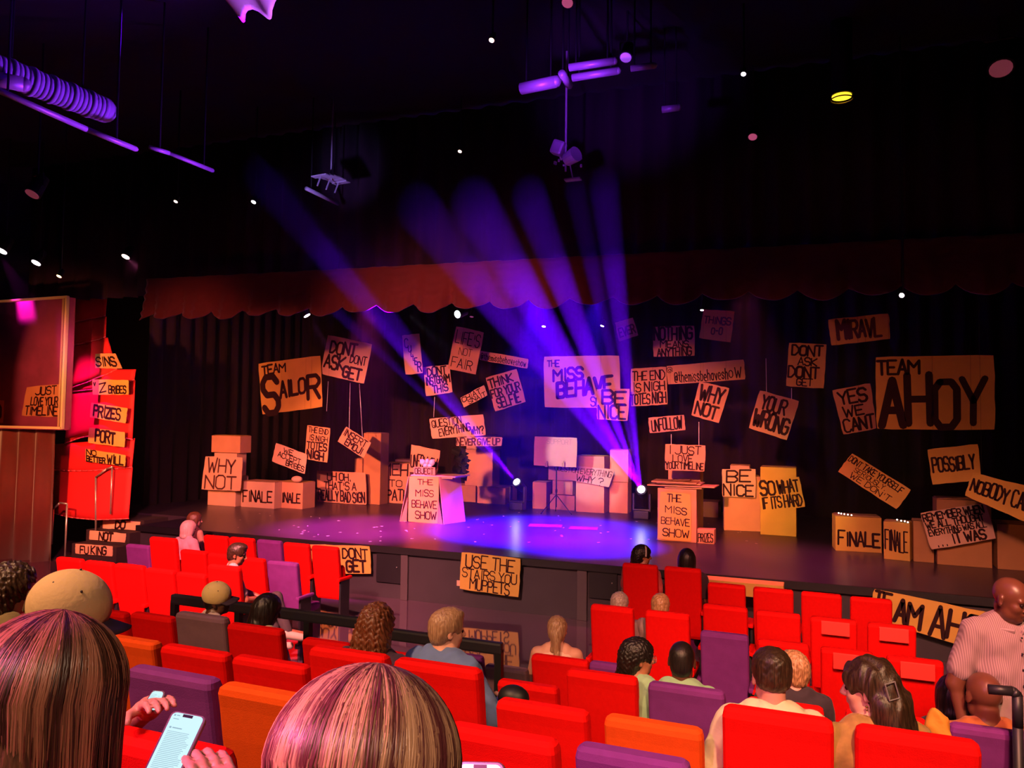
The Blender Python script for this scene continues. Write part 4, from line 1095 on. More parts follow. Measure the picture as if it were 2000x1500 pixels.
HAIR = {
 'buzz': ([cr(0, .003), el((0, -.05, -.02), (.070, .058, .075), .02)] + FACECUT, None),
 'short': ([cr(0, .012), el((0, -.052, -.02), (.074, .060, .075), .02), el((0, .03, .10), (.06, .06, .035), .03)] + FACECUT, (.0014, 120)),
 'fade': ([cr(0, .010), el((0, -.02, .08), (.075, .10, .055), .03), el((0, -.055, .0), (.070, .055, .05), .02)] + FACECUT, (.0016, 130)),
 'tuft': ([cr(0, .016), el((0, -.055, -.03), (.078, .06, .07), .03)] + FACECUT, (.003, 120)),
 'bob': ([cr(0, .020), el((0, -.045, -.03), (.098, .085, .12), .03), el((-.07, .0, -.05), (.035, .05, .11), .03), el((.07, .0, -.05), (.035, .05, .11), .03), el((0, -.05, -.11), (.10, .075, .05), .03)] + FACECUT[:1], (.0015, 120, (1, 1, .1))),
 'longback': ([cr(0, .020), el((0, -.06, -.05), (.095, .075, .14), .03), rc((-.03, -.075, -.10), (-.035, -.11, -.33), .062, .04, k=.04), rc((.03, -.075, -.10), (.035, -.11, -.33), .062, .04, k=.04)] + FACECUT, (.003, 90, (1, 1, .15))),
 'curly': ([cr(0, .022), el((0, -.05, -.04), (.105, .085, .13), .03), rc((-.05, -.06, -.08), (-.085, -.075, -.27), .062, .055, k=.05), rc((.05, -.06, -.08), (.075, -.075, -.27), .062, .055, k=.05)] + FACECUT[:1], (.0055, 120)),
 'afro_tail': ([cr(0, .024), el((0, -.07, -.03), (.088, .075, .11), .03), el((-.01, -.10, -.15), (.08, .06, .07), .04)] + FACECUT, (.0032, 150)),
 'updo': ([cr(0, .012), el((0, -.055, -.02), (.075, .062, .08), .03), rc((0, -.10, -.03), (.01, -.125, -.20), .042, .028, k=.03), rc((-.02, -.09, -.05), (-.04, -.10, -.16), .025, .015, k=.02)] + FACECUT, (.003, 130, (1, 1, .2))),
 'wavy': ([cr(0, .020), el((0, -.06, -.03), (.090, .075, .11), .03), rc((-.05, -.07, -.06), (-.075, -.10, -.32), .065, .055, k=.05), rc((.05, -.08, -.06), (.075, -.12, -.32), .065, .055, k=.05), rc((0, -.09, -.06), (0, -.13, -.34), .065, .05, k=.05)] + FACECUT, (.005, 55, (1, 1, .4))),
}
def hair_mat(name, col, hi):
    m = bpy.data.materials.new(name); m.use_nodes = True; nt = m.node_tree; b = nt.nodes['Principled BSDF']
    b.inputs['Roughness'].default_value = .42
    tc = nt.nodes.new('ShaderNodeTexCoord'); mp = nt.nodes.new('ShaderNodeMapping'); mp.inputs['Scale'].default_value = (160, 160, 10)
    n = nt.nodes.new('ShaderNodeTexNoise'); n.inputs['Scale'].default_value = 1.0; n.inputs['Detail'].default_value = 3
    nt.links.new(tc.outputs['Object'], mp.inputs['Vector']); nt.links.new(mp.outputs['Vector'], n.inputs['Vector'])
    r_ = nt.nodes.new('ShaderNodeValToRGB'); r_.color_ramp.elements[0].position = .35; r_.color_ramp.elements[1].position = .68
    r_.color_ramp.elements[0].color = (*col, 1); r_.color_ramp.elements[1].color = (*hi, 1)
    nt.links.new(n.outputs['Fac'], r_.inputs['Fac']); nt.links.new(r_.outputs['Color'], b.inputs['Base Color'])
    bp = nt.nodes.new('ShaderNodeBump'); bp.inputs['Strength'].default_value = .5; bp.inputs['Distance'].default_value = .004
    nt.links.new(n.outputs['Fac'], bp.inputs['Height']); nt.links.new(bp.outputs['Normal'], b.inputs['Normal'])
    return m
HM = {'black': hair_mat('hair_black', (.006, .004, .004), (.02, .012, .01)), 'brown': hair_mat('hair_brown', (.045, .018, .008), (.16, .065, .03)),
      'dark': hair_mat('hair_dark_brown', (.018, .009, .005), (.07, .035, .018)), 'blond': hair_mat('hair_blond', (.26, .12, .05), (.62, .36, .17)),
      'greyblond': hair_mat('hair_grey_blond', (.28, .15, .08), (.50, .30, .17)), 'grey': hair_mat('hair_grey', (.25, .18, .15), (.55, .42, .36)), 'auburn': hair_mat('hair_auburn', (.09, .025, .01), (.22, .075, .03)),
      'pale': hair_mat('hair_pale_pink', (.6, .3, .3), (.85, .5, .5))}
SK = {'light': mat('skin_light', (.72, .34, .24), .5, noise=.06, nscale=14), 'pink': mat('skin_pink', (.70, .30, .23), .5, noise=.06, nscale=14),
      'brown': mat('skin_brown', (.28, .11, .055), .42, noise=.08, nscale=14), 'dark': mat('skin_dark', (.10, .038, .02), .38, noise=.08, nscale=14), 'deep': mat('skin_deep', (.15, .052, .03), .36, noise=.08, nscale=14), 'tan': mat('skin_tan', (.42, .16, .08), .4, noise=.06, nscale=14)}
EYEM = mat('eye_dark', (.02, .01, .01), .15)
def hand_prims(w, dirv, nrm, side, curl=.5):
    d = np.array(Vector(dirv).normalized()); n = np.array(Vector(nrm).normalized()); n = n - d * (n @ d); n /= np.linalg.norm(n); s = np.cross(d, n) * side
    w = np.array(w, float); P = [rc(w, w + d * .03, .026, .028, k=.02)]
    for i, o in enumerate((-.028, -.009, .010, .028)):
        P.append(rc(w + d * .03 + s * o * .6, w + d * .088 + s * o, .017, .0125, k=.010))
    for i, (o, L) in enumerate(((-.030, .066), (-.010, .078), (.011, .072), (.031, .056))):
        a = w + d * .088 + s * o; dd = d; rr = .0095
        for q in range(3):
            an = curl * (.25 + .45 * q); dd2 = d * math.cos(an) + n * math.sin(an)
            b = a + dd2 * L * (.45, .32, .25)[q]
            P.append(rc(a, b, rr, rr * .9, k=.004)); a = b; rr *= .9
    t0 = w + d * .03 - s * .028; t1 = t0 + (d * .6 - s * .75 + n * .35) * .045; t2 = t1 + (d * .85 - s * .2 + n * .5) * .035
    P += [rc(w + d * .015, t0, .020, .016, k=.012), rc(t0, t1, .014, .012, k=.006), rc(t1, t2, .0115, .0095, k=.004)]
    return P
def person(label, top, d, yaw=0, head=(0, 0, 0), skin='light', hair='short', hairc='brown', shirt=None, sleeve='short', pants=(.02, .02, .03),
           s=1.0, stand=False, arms=None, legs=None, vox=.010, fat=1.0, shirtname=None, lean=0.0, shirt_noise=0.0, extra=None, hands=False, collar=False, stripes=False, tank=False):
    P = at_d(top[0], top[1], d)
    HZ = .766 * s
    rt_yaw = R(yaw)
    fwd = lean
    root_loc = Vector((P.x, P.y, P.z - HZ)) - Vector((-math.sin(rt_yaw), math.cos(rt_yaw), 0)) * fwd
    A = arms or (((-.235, .04, .20), (-.13, .27, .07)), ((.235, .04, .20), (.13, .27, .07)))
    hc = np.array((0, .035 + fwd, .648))
    Rh = np.array(Euler((R(head[1]), R(head[2]), R(head[0])), 'XYZ').to_matrix())
    if head[0] or head[1]: Rh = np.array((Matrix.Rotation(R(head[0]), 3, 'Z') @ Matrix.Rotation(R(head[1]), 3, 'X') @ Matrix.Rotation(R(head[2]), 3, 'Y')))
    hp = xform(HEAD, Rh, hc)
    f = fat; ly = fwd
    torso = [rc((-.07, ly * .9 - .01, .40), (.07, ly * .9 - .01, .40), .095 * f, k=.05), rc((-.06, ly * .5, .25), (.06, ly * .5, .25), .105 * f, k=.06), rc((-.06, ly * .25, .10), (.06, ly * .25, .10), .110 * f, k=.06), rc((-.08, 0, 0), (.08, 0, 0), .105 * f, k=.05),
             rc((-.150, ly - .01, .455), (.150, ly - .01, .455), .055 * f, k=.05), rc((-.075, ly - .015, .515), (.075, ly - .015, .515), .035, k=.06)]
    neck = [rc((0, ly - .01, .48), tuple(np.array((0, -.028, -.055)) @ Rh.T * 1.0 + hc), .056, .052, k=.03)]
    arm = []; fore = []; hnd = []
    for sd, (e, w) in zip((-1, 1), A):
        sh = (sd * .18, ly - .01, .452)
        arm += [rc(sh, e, .052 * f, .042 * f, k=.03)]
        fore += [rc(e, w, .040, .027, k=.015)]
        dv = np.array(w) - np.array(e)
        if hands: hnd += hand_prims(w, dv, (sd * -.5, .2, -.6), -sd, .7)
        else: hnd += [rc(w, np.array(w) + dv / np.linalg.norm(dv) * .08, .026, .032, k=.015)] + [rc(np.array(w) + dv / np.linalg.norm(dv) * .07 + np.array((o, 0, 0)), np.array(w) + dv / np.linalg.norm(dv) * .15 + np.array((o * 1.15, 0, -.02)), .0105, .009, k=.004) for o in (-.033, -.011, .011, .033)] + [rc(w, np.array(w) + dv / np.linalg.norm(dv) * .06 + np.array((-sd * .05, 0, .01)), .016, .012, k=.008)]
    if stand:
        Lg = legs or (((-.10, .02, -.42), (-.11, -.02, -.82)), ((.10, .02, -.42), (.11, -.02, -.82)))
    else:
        Lg = legs or (((-.11, .42, .03), (-.12, .44, -.40)), ((.11, .42, .03), (.12, .44, -.40)))
    leg = []; thigh = []
    for sd, (kn, an) in zip((-1, 1), Lg):
        thigh += [rc((sd * .09, .01, -.01), kn, .088 * f, .062, k=.04)]
        leg += [rc(kn, an, .058, .042, k=.03), rc(an, (an[0] + sd * .02, an[1] + .16, an[2] - .045), .040, .034, k=.02)]
    body = torso + neck + arm + fore + hnd + thigh + leg + hp
    def S_(pr, g=0.0, ks=1.0):
        out = xform(pr, np.eye(3), np.zeros(3), s)
        for q in out:
            if q['t'] == 'rc': q['ra'] += g; q['rb'] += g
            else: q['r'] = q['r'] + (g if not q['sub'] else 0)
            q['k'] *= ks
        return out
    b = sdf_mesh('person', S_(body), vox, SK[skin])
    b.location = root_loc; b.rotation_euler = (0, 0, rt_yaw)
    tag(b, label, 'person')
    # eyes
    for sx in (-1, 1):
        mb = MB(); c = (Rh @ np.array((sx * .031, .080, .006)) + hc) * s; mb.ball(tuple(c), .0115 * s, 10, 8)
        mb.obj('eye', EYEM, b, smooth=True)
    if hair in HAIR:
        hp2, nz = HAIR[hair]
        hr = xform(hp2, Rh, hc, 1.0)
        sdf_mesh('hair', S_(hr), vox * .6 if vox > .007 else .005, HM[hairc], b, noise=nz)
    if shirt is not None:
        mname = shirtname or 'shirt'
        sm = mat('fabric_%d_%d_%d' % tuple(int(c * 255) for c in shirt), shirt, .85, noise=.08 + shirt_noise, nscale=18, bump=.5, bscale=16, sheen=.1)
        sp = S_(torso[:4] + ([] if tank else torso[4:]), .012)
        if sleeve == 'short':
            for sd, (e, w) in zip((-1, 1), A):
                sh = np.array((sd * .18, ly - .01, .452)); ee = sh + (np.array(e) - sh) * .72
                sp += S_([rc(sh, ee, .052 * f, .047 * f, k=.03)], .015)
        elif sleeve == 'long':
            sp += S_(arm + fore, .013)
        if collar: sp += S_([rc((-.04, ly - .035, .515), (.04, ly - .035, .515), .048, k=.02)], .006)
        sp += S_([el((0, ly + .06, .60), (.07, .06, .085), .01, sub=True)])
        sdf_mesh(mname, sp, vox * .9, sm, b, noise=(.0035, 38))
        if tank:
            mbt = MB()
            for sx in (-1, 1): mbt.path([Vector((sx * .105 * s, (ly - .085) * s, .42 * s)), Vector((sx * .10 * s, (ly - .055) * s, .50 * s)), Vector((sx * .10 * s, (ly + .04) * s, .49 * s))], .008, 6)
            mbt.obj('shoulder_strap', sm, b)
    pm = mat('cloth_%d_%d_%d' % tuple(int(c * 255) for c in pants), pants, .85, noise=.1, nscale=15, bump=.3, bscale=20)
    pp = S_(torso[2:4] + thigh + [q for q in leg if True][::2], .014)
    sdf_mesh('trousers', pp, vox * 1.1, pm, b, noise=(.003, 35))
    return b, (Rh, hc, s, A, root_loc)
def cap(b, info, colr, brimc=None, backstrap=True):
    Rh, hc, s, A, rl = info
    m = mat('cap_%d_%d' % (int(colr[0] * 100), int(colr[1] * 100)), colr, .85, noise=.08, nscale=10, bump=.2, bscale=60)
    m2 = m if brimc is None else mat('brim_dark', brimc, .8)
    pr = xform([el((0, -.012, .045), (.096, .114, .105), .01), el((0, -.02, -.075), (.16, .20, .085), .008, sub=True)], Rh, hc * s, s)
    o = sdf_mesh('cap', pr, .004, m, b)
    # the arched opening over the strap, eyelets and button
    mb = MB()
    for (x, y, z) in ((.055, -.06, .115), (-.055, -.06, .115), (.075, .02, .11), (-.075, .02, .11), (0, -.012, .152)):
        mb.ball(tuple((Rh @ np.array((x, y, z)) + hc) * s), .004, 8, 5)
    mb.obj('eyelets', DARKP, o)
    v = []; f = []
    n = 14
    for j in range(5):
        t = j / 4
        for i in range(n + 1):
            a = R(-62 + 124 * i / n)
            x = math.sin(a) * (.088 + .004 * t); y = .082 * math.cos(a) + t * (.085 * math.cos(a) ** .6) + .0; z = .030 - .03 * (x / .09) ** 2 * 1 - .012 * t
            v.append(tuple((Rh @ np.array((x, y, z)) + hc) * s))
    for j in range(4):
        for i in range(n): f.append((j * (n + 1) + i, j * (n + 1) + i + 1, (j + 1) * (n + 1) + i + 1, (j + 1) * (n + 1) + i))
    br = mesh_obj('brim', v, f, m2, o, smooth=True); md = br.modifiers.new('t', 'SOLIDIFY'); md.thickness = .005
    if backstrap:
        v = []; f = []
        for i in range(13):
            a = R(-115 + 50 * i / 12); x = .0985 * math.cos(a); y = -.012 + .115 * math.sin(a) ; h_ = .004 + .045 * math.sin(math.pi * i / 12)
            for z in (.018, .018 + h_): v.append(tuple((Rh @ np.array((x, y, z)) + hc) * s))
        for i in range(12): f.append((2 * i, 2 * i + 2, 2 * i + 3, 2 * i + 1))
        op = mesh_obj('back_opening', v, f, mat('cap_opening', (.06, .035, .01), .9), o)
        md = op.modifiers.new('t', 'SOLIDIFY'); md.thickness = .003
    return o

def strands(b, info, col_lo, col_hi, n=2600, drop=.42, part=None, width=.0022, name='hair', base_r=(.092, .110, .100), seed=3, wave=.004, flare=.0, facegap=50):
    Rh, hc, s, A, rl = info
    rs = random.Random(seed)
    rx, ry, rz = base_r
    vs_ = []; fs_ = []; shade = []
    for k in range(n):
        az = rs.uniform(0, 2 * math.pi)
        da = math.degrees(abs((az - math.pi / 2 + math.pi) % (2 * math.pi) - math.pi))
        if da < facegap: continue
        off = rs.uniform(-.004, .010); th0 = rs.uniform(.02, 1.0) ** 1.5 * .9
        tone = min(1, max(0, .5 + .28 * math.sin(az * 9 + 1.3) + .2 * math.sin(az * 23) + rs.gauss(0, .22)))
        pts = []
        dr = drop * rs.uniform(.8, 1.1); ph = rs.uniform(0, 6)
        m1 = 7; m2 = 8 if drop > .15 else 4
        tmax = math.pi / 2 * (1.12 if drop < .15 else 1.0)
        for i in range(m1 + 1):
            th = th0 + (tmax - th0) * i / m1
            a2 = az + .05 * math.sin(th * 3 + ph) * .5
            pts.append(Vector(((rx + off) * math.sin(th) * math.cos(a2), -.014 + (ry + off) * math.sin(th) * math.sin(a2), .032 + (rz + off) * math.cos(th))))
        e = pts[-1]
        outx = Vector((math.cos(az), math.sin(az), 0))
        for i in range(1, m2 + 1):
            t = i / m2
            inward = -.028 * math.sin(min(1, t * 1.6) * math.pi / 2) + flare * t
            pts.append(e + outx * inward + Vector((wave * math.sin(t * 5 + ph), wave * math.cos(t * 4 + ph), -dr * t)))
        W = []
        for i, p in enumerate(pts):
            if i <= m1: q = Rh @ np.array(p)
            else: q = Rh @ np.array(pts[m1]) + np.array(p - pts[m1])
            W.append(Vector((q + hc) * s))
        base = len(vs_)
        for i, p in enumerate(W):
            tdir = (W[min(i + 1, len(W) - 1)] - W[max(i - 1, 0)]).normalized()
            cen = Vector(hc * s); nn = (p - cen); nn.z *= .3; nn.normalize()
            sd = tdir.cross(nn)
            if sd.length < 1e-4: sd = Vector((1, 0, 0))
            sd.normalize(); w = width * (.5 + .5 * math.sin(math.pi * min(1, .15 + i / len(W) * .8)))
            vs_ += [p + sd * w + nn * 0, p + nn * w * .8, p - sd * w]
            shade += [tone] * 3
        for i in range(len(W) - 1):
            o = base + 3 * i
            fs_ += [(o, o + 1, o + 4, o + 3), (o + 1, o + 2, o + 5, o + 4)]
    me = bpy.data.meshes.new(name); me.from_pydata([tuple(v) for v in vs_], [], fs_)
    at = me.attributes.new('tone', 'FLOAT', 'POINT'); at.data.foreach_set('value', shade)
    m = bpy.data.materials.new('strand_' + name); m.use_nodes = True; nt = m.node_tree; bs = nt.nodes['Principled BSDF']; bs.inputs['Roughness'].default_value = .38
    an = nt.nodes.new('ShaderNodeAttribute'); an.attribute_name = 'tone'; r_ = nt.nodes.new('ShaderNodeValToRGB')
    r_.color_ramp.elements[0].position = .25; r_.color_ramp.elements[1].position = .8
    r_.color_ramp.elements[0].color = (*col_lo, 1); r_.color_ramp.elements[1].color = (*col_hi, 1)
    nt.links.new(an.outputs['Fac'], r_.inputs['Fac']); nt.links.new(r_.outputs['Color'], bs.inputs['Base Color'])
    me.materials.append(m); me.polygons.foreach_set('use_smooth', [True] * len(me.polygons)); me.update()
    o = bpy.data.objects.new('hair_strands', me); link(o, b)
    return o
def phone(label, q, ds, lines=True, dark_island=True):
    Q = [at_d(p[0], p[1], d) for p, d in zip(q, ds)]
    n = quad_normal(Q)
    c = (Q[0] + Q[1] + Q[2] + Q[3]) / 4
    def rr(ins, r=.14, k=4, off=0.0):
        W = (Q[1] - Q[0]).length; H = (Q[3] - Q[0]).length; out = []
        rad = .012 - ins * .5
        for (u, v, a0) in ((0, 0, 180), (1, 0, 270), (1, 1, 0), (0, 1, 90)):
            for i in range(k + 1):
                a = R(a0 + 90 * i / k)
                uu = (ins + rad) / W if u == 0 else 1 - (ins + rad) / W
                vv = (ins + rad) / H if v == 0 else 1 - (ins + rad) / H
                out.append(quad_pt(Q, uu + rad / W * math.cos(a), vv + rad / H * math.sin(a)) + n * off)
        return out
    v, f = loft([rr(.002, off=-.009), rr(0, off=-.007), rr(0, off=-.001), rr(.0015, off=0)])
    o = mesh_obj('phone', v, f, mat('phone_case', (.16, .10, .12), .3)); tag(o, label, 'phone')
    sc = rr(.0045, off=.0006)
    s_ = mesh_obj('screen', sc, [tuple(range(len(sc)))], mat('lit_screen', (.02, .02, .02), .2, emit=(.62, .95, 1.0), estr=1.0), o)
    if dark_island:
        mb = MB()
        def bar(u0, u1, v0, v1, k=.0010):
            mb.add([quad_pt(Q, u0, v0) + n * k, quad_pt(Q, u1, v0) + n * k, quad_pt(Q, u1, v1) + n * k, quad_pt(Q, u0, v1) + n * k], [(0, 1, 2, 3)])
        bar(.36, .64, .035, .075)
        mb.obj('camera_island', DARKP, o)
    if lines:
        mb = MB(); rs = random.Random(4)
        def bar2(u0, u1, v0, v1, k=.0011):
            mb.add([quad_pt(Q, u0, v0) + n * k, quad_pt(Q, u1, v0) + n * k, quad_pt(Q, u1, v1) + n * k, quad_pt(Q, u0, v1) + n * k], [(0, 1, 2, 3)])
        bar2(.12, .17, .055, .08); bar2(.2, .29, .06, .072); bar2(.14, .3, .11, .12); bar2(.14, .2, .22, .245); bar2(.23, .5, .225, .24)
        for i in range(26): bar2(.14, .84 + rs.uniform(-.12, .03), .28 + i * .022, .287 + i * .022)
        mb.obj('screen_text', mat('screen_grey_text', (.02, .02, .02), .4, emit=(.30, .52, .60), estr=.9), o)
    return o
def w2l(P, root, yawd):
    v = Matrix.Rotation(-R(yawd), 3, 'Z') @ (P - root)
    return tuple(v)

# -------- nearest people
P1_top = (58, 1240); d1 = .77
r1 = at_d(*P1_top, d1) - Vector((0, 0, .766 * 1.02))
hw = at_d(437, 1632, 1.04); ew = at_d(520, 1950, .96)
b, info = person('person with long straight brown hair seated nearest at the left, holding a glowing phone', P1_top, d1, yaw=0, head=(-8, -12, 0), skin='pink', hair='long_hidden', shirt=(.65, .05, .06), vox=.006, s=1.02,
    arms=(((-.235, .04, .20), (-.13, .27, .07)), (w2l(ew, r1, 0), w2l(hw, r1, 0))), hands=True)
sdf_mesh('hair', xform([cr(0, .008), el((0, -.05, -.03), (.078, .068, .10), .03), rc((-.03, -.045, -.08), (-.03, -.045, -.40), .045, .03, k=.05), rc((.03, -.045, -.08), (.03, -.045, -.40), .045, .03, k=.05)] + FACECUT, info[0], info[1] * 1.02, 1.02), .006, HM['brown'], b)
strands(b, info, (.035, .012, .007), (.30, .12, .07), n=8000, drop=.90, seed=3, wave=.005, width=.0012)
b, info = person('person with streaked blond hair seated nearest at centre, seen from behind', (692, 1378), .80, yaw=10, head=(0, -22, 0), skin='pink', hair='long_hidden', shirt=(.25, .03, .06), vox=.008, s=1.0,
    arms=(((-.235, .04, .20), (-.13, .27, .07)), ((.26, .02, .2), (.28, .25, .30))), hands=True)
sdf_mesh('hair', xform([cr(0, .010), el((0, -.05, -.03), (.085, .072, .10), .03), rc((0, -.055, -.08), (0, -.06, -.32), .07, .06, k=.05)] + FACECUT, info[0], info[1], 1.0), .006, HM['blond'], b)
strands(b, info, (.13, .03, .035), (.62, .34, .20), n=9000, drop=.34, seed=9, base_r=(.110, .122, .108), wave=.006, width=.0012, flare=.03)
phone('large glowing phone showing a page of text, held by the long haired person', [(337,1386),(405,1399),(334,1552),(264,1538)], (1.14, 1.15, 1.01, 1.0))
phone('phone peeping up at the bottom of the view right of the streaked blond hair', [(893,1486),(985,1488),(990,1690),(886,1688)], (1.12, 1.12, 1.04, 1.04), lines=False)
# the man in the beige cap
rP3 = at_d(112, 1136, 1.68) - Vector((0, 0, .804))
wr = at_d(280, 1398, 1.64); elb = at_d(262, 1440, 1.50)
b, info = person('person in a beige cap and grey T-shirt turned to the right, looking at a phone', (112, 1136), 1.68, yaw=-52, head=(0, -14, 0), skin='pink', hair='buzz', hairc='brown', shirt=(.16, .10, .13), pants=(.015, .012, .018), vox=.006, s=1.05,
    arms=(((-.235, .10, .20), w2l(wr, rP3, -52)), ((.235, .10, .16), (.10, .36, .10))), legs=(((-.10, .47, .04), (-.12, .50, -.38)), ((.12, .46, .03), (.12, .48, -.38))), hands=True)
cap(b, info, (.62, .42, .20), (.03, .012, .03))
phone('small tilted glowing phone held by the person in the beige cap', [(298,1347),(324,1349),(308,1392),(274,1384)], (1.62, 1.62, 1.56, 1.56), dark_island=False)
person('person with dark hair and olive top at the left edge, behind the beige cap', (12, 1108), 2.62, yaw=-10, head=(-30, -5, 0), skin='light', hair='curly', hairc='dark', shirt=(.16, .12, .04), s=1.0, vox=.008)
# row behind the padded rail
b, info = person('person in a pale yellow cap with dark skin, facing right over a grey seat', (418, 1143), 5.22, yaw=-30, head=(-34, -4, 12), skin='dark', hair='buzz', hairc='black', shirt=(.7, .55, .5), vox=.008, s=1.08)
cap(b, info, (.78, .60, .24), (.05, .02, .02), backstrap=False)
person('person with black hair in a cream jacket leaning beside the yellow cap', (515, 1166), 5.25, yaw=-15, head=(-20, -18, 0), skin='dark', hair='bob', hairc='black', shirt=(.72, .56, .36), sleeve='long', shirtname='jacket', s=1.05, vox=.009, lean=.08, arms=(((-.24, .10, .20), (-.13, .3, .1)), ((.27, .12, .20), (.20, .38, .16))))
person('person with a mass of curly brown hair behind the padded rail', (731, 1187), 3.86, yaw=0, head=(0, -4, 0), skin='light', hair='curly', hairc='auburn', shirt=(.05, .02, .05), s=1.0, vox=.008)
rb = at_d(868, 1195, 4.05) - Vector((0, 0, .75))
person('person with short fair hair in a blue shirt, head turned right', (868, 1195), 4.05, yaw=-8, head=(-38, -6, 0), skin='light', hair='short', hairc='greyblond', shirt=(.13, .20, .42), sleeve='long', s=.98, vox=.007, fat=1.25, arms=(((-.27, .04, .20), (-.13, .27, .1)), (w2l(at_d(962, 1400, 3.98), rb, -8), w2l(at_d(985, 1368, 4.22), rb, -8))), hands=True)
o = MB(); p = at_d(1003, 1362, 4.1); o.ball(p, .085, 16, 10, (1.1, .8, .8)); tag(o.obj('rolled_black_hat', BLACK, smooth=True), 'round black hat resting by the hand of the blue shirted person', 'hat')
person('person with fair hair clipped up and a light tank top', (1088, 1207), 6.62, yaw=14, head=(0, -6, 0), skin='light', hair='updo', hairc='greyblond', shirt=(.85, .55, .45), sleeve='none', s=1.0, vox=.009, tank=True, shirtname='tank_top')
b, info = person('person with black hair and glasses in a green shirt, facing right', (1243, 1254), 5.22, yaw=-10, head=(-52, -2, 0), skin='tan', hair='afro_tail', hairc='black', shirt=(.34, .55, .32), s=1.0, vox=.007)
Rh, hc, s_, A_, rl = info
mb = MB()
for sx in (-1, 1):
    pts = [Vector((Rh @ np.array((sx * .034 + .026 * math.cos(a), .108, .006 + .022 * math.sin(a))) + hc)) for a in [R(30 * k) for k in range(13)]]
    mb.path(pts, .002, 5)
    mb.path([Vector(Rh @ np.array((sx * .06, .106, .012)) + hc), Vector(Rh @ np.array((sx * .085, .0, .012)) + hc)], .002, 5)
mb.obj('glasses', STEEL, b)
person('person with close cropped dark hair in a green shirt, beside the person with glasses', (1331, 1258), 5.2, yaw=4, head=(0, -12, 0), skin='dark', hair='buzz', hairc='black', shirt=(.30, .52, .30), s=1.06, vox=.008, collar=True)
b, info = person('person with short brown hair in a cream shirt with a black strap', (1508, 1277), 3.86, yaw=8, head=(8, -8, 0), skin='pink', hair='fade', hairc='dark', shirt=(.78, .66, .42), s=1.04, vox=.007, collar=True, fat=1.1, arms=(((-.30, .0, .14), (-.20, .2, .02)), ((.26, .05, .18), (.15, .28, .08))))
mb = MB(); mb.path([Vector((-.12, -.13, .42)), Vector((-.10, -.085, .50)), Vector((-.02, -.10, .455)), Vector((.08, -.15, .36)), Vector((.16, -.15, .22))], .011, 6); mb.obj('strap', BLACK, b)
person('person half hidden behind the short haired person in the cream shirt', (1548, 1277), 5.2, yaw=10, head=(40, 0, 0), skin='pink', hair='tuft', hairc='blond', shirt=(.03, .02, .03), s=.95, vox=.009)
b, info = person('person with long wavy brown hair held by a clip, facing left', (1705, 1296), 3.84, yaw=26, head=(52, -6, 0), skin='light', hair='wavy', hairc='dark', shirt=(.42, .22, .06), s=1.05, vox=.007, shirt_noise=.5, arms=(((-.26, .02, .16), (-.2, .2, .12)), ((.235, .04, .20), (.13, .27, .07))))
Rh, hc, s_, A_, rl = info
mb = MB()
Cc = [Vector((Rh @ np.array(p_) + hc) * 1.05) for p_ in ((-.072, -.118, .06), (-.104, -.085, .055), (-.104, -.095, -.01), (-.070, -.128, -.005), (-.072, -.118, .06))]
mb.path(Cc, .003, 6); mb.obj('hair_clip', STEEL, b)
mb = MB(); e_ = Vector((Rh @ np.array((-.084, .0, -.05)) + hc) * 1.05); mb.ball(e_, .006, 8, 6); mb.ball(e_ + Vector((0, 0, -.014)), .005, 8, 6); mb.obj('earring', mat('gold_earring', (.8, .5, .2), .25, metal=1), b)
person('bald person with brown skin in an orange brown shirt at the right edge', (1926, 1318), 5.22, yaw=12, head=(5, -8, 0), skin='deep', hair='none', shirt=(.40, .12, .03), s=1.15, vox=.007, fat=1.1)
person('person with black hair between the bald person and the red seats', (1866, 1328), 5.6, yaw=20, head=(-20, -10, 0), skin='dark', hair='bob', hairc='black', shirt=(.03, .02, .03), s=.95, vox=.009)
# standing man facing the house
b, info = person('bald person in a pink striped short sleeved shirt standing in the aisle', (1968, 1127), 5.45, yaw=198, head=(26, -16, 0), skin='deep', hair='none', shirt=(.66, .42, .46), pants=(.30, .22, .22), s=1.06, vox=.006, stand=True, fat=1.18, collar=True, arms=(((-.27, -.02, .16), (-.26, .06, -.10)), ((.29, -.01, .16), (.27, .06, -.10))))
for ch in b.children:
    if ch.name.startswith('shirt'):
        m = bpy.data.materials.new('pinstripe'); m.use_nodes = True; nt = m.node_tree; bs = nt.nodes['Principled BSDF']; bs.inputs['Roughness'].default_value = .85
        tc = nt.nodes.new('ShaderNodeTexCoord'); w_ = nt.nodes.new('ShaderNodeTexWave'); w_.inputs['Scale'].default_value = 30; w_.inputs['Distortion'].default_value = .4
        r_ = nt.nodes.new('ShaderNodeValToRGB'); r_.color_ramp.elements[0].color = (.24, .15, .17, 1); r_.color_ramp.elements[1].color = (.42, .28, .31, 1)
        nt.links.new(tc.outputs['Object'], w_.inputs['Vector']); nt.links.new(w_.outputs['Fac'], r_.inputs['Fac']); nt.links.new(r_.outputs['Color'], bs.inputs['Base Color'])
        ch.data.materials.clear(); ch.data.materials.append(m)
mb = MB()
for k in range(5): mb.ball((0.0, .135 + .005 * k, (.46 - .085 * k) * 1.06), .006, 8, 6)
mb.obj('shirt_buttons', DARKP, b)
mb = MB()
for sx in (-1, 1):
    mb.box((sx * .055, .075, .50), (.09, .02, .06), rz=sx * -.5, rx=-.5, bevel=.008)
mb.obj('collar', mat('collar_pink', (.40, .27, .30), .85), b)
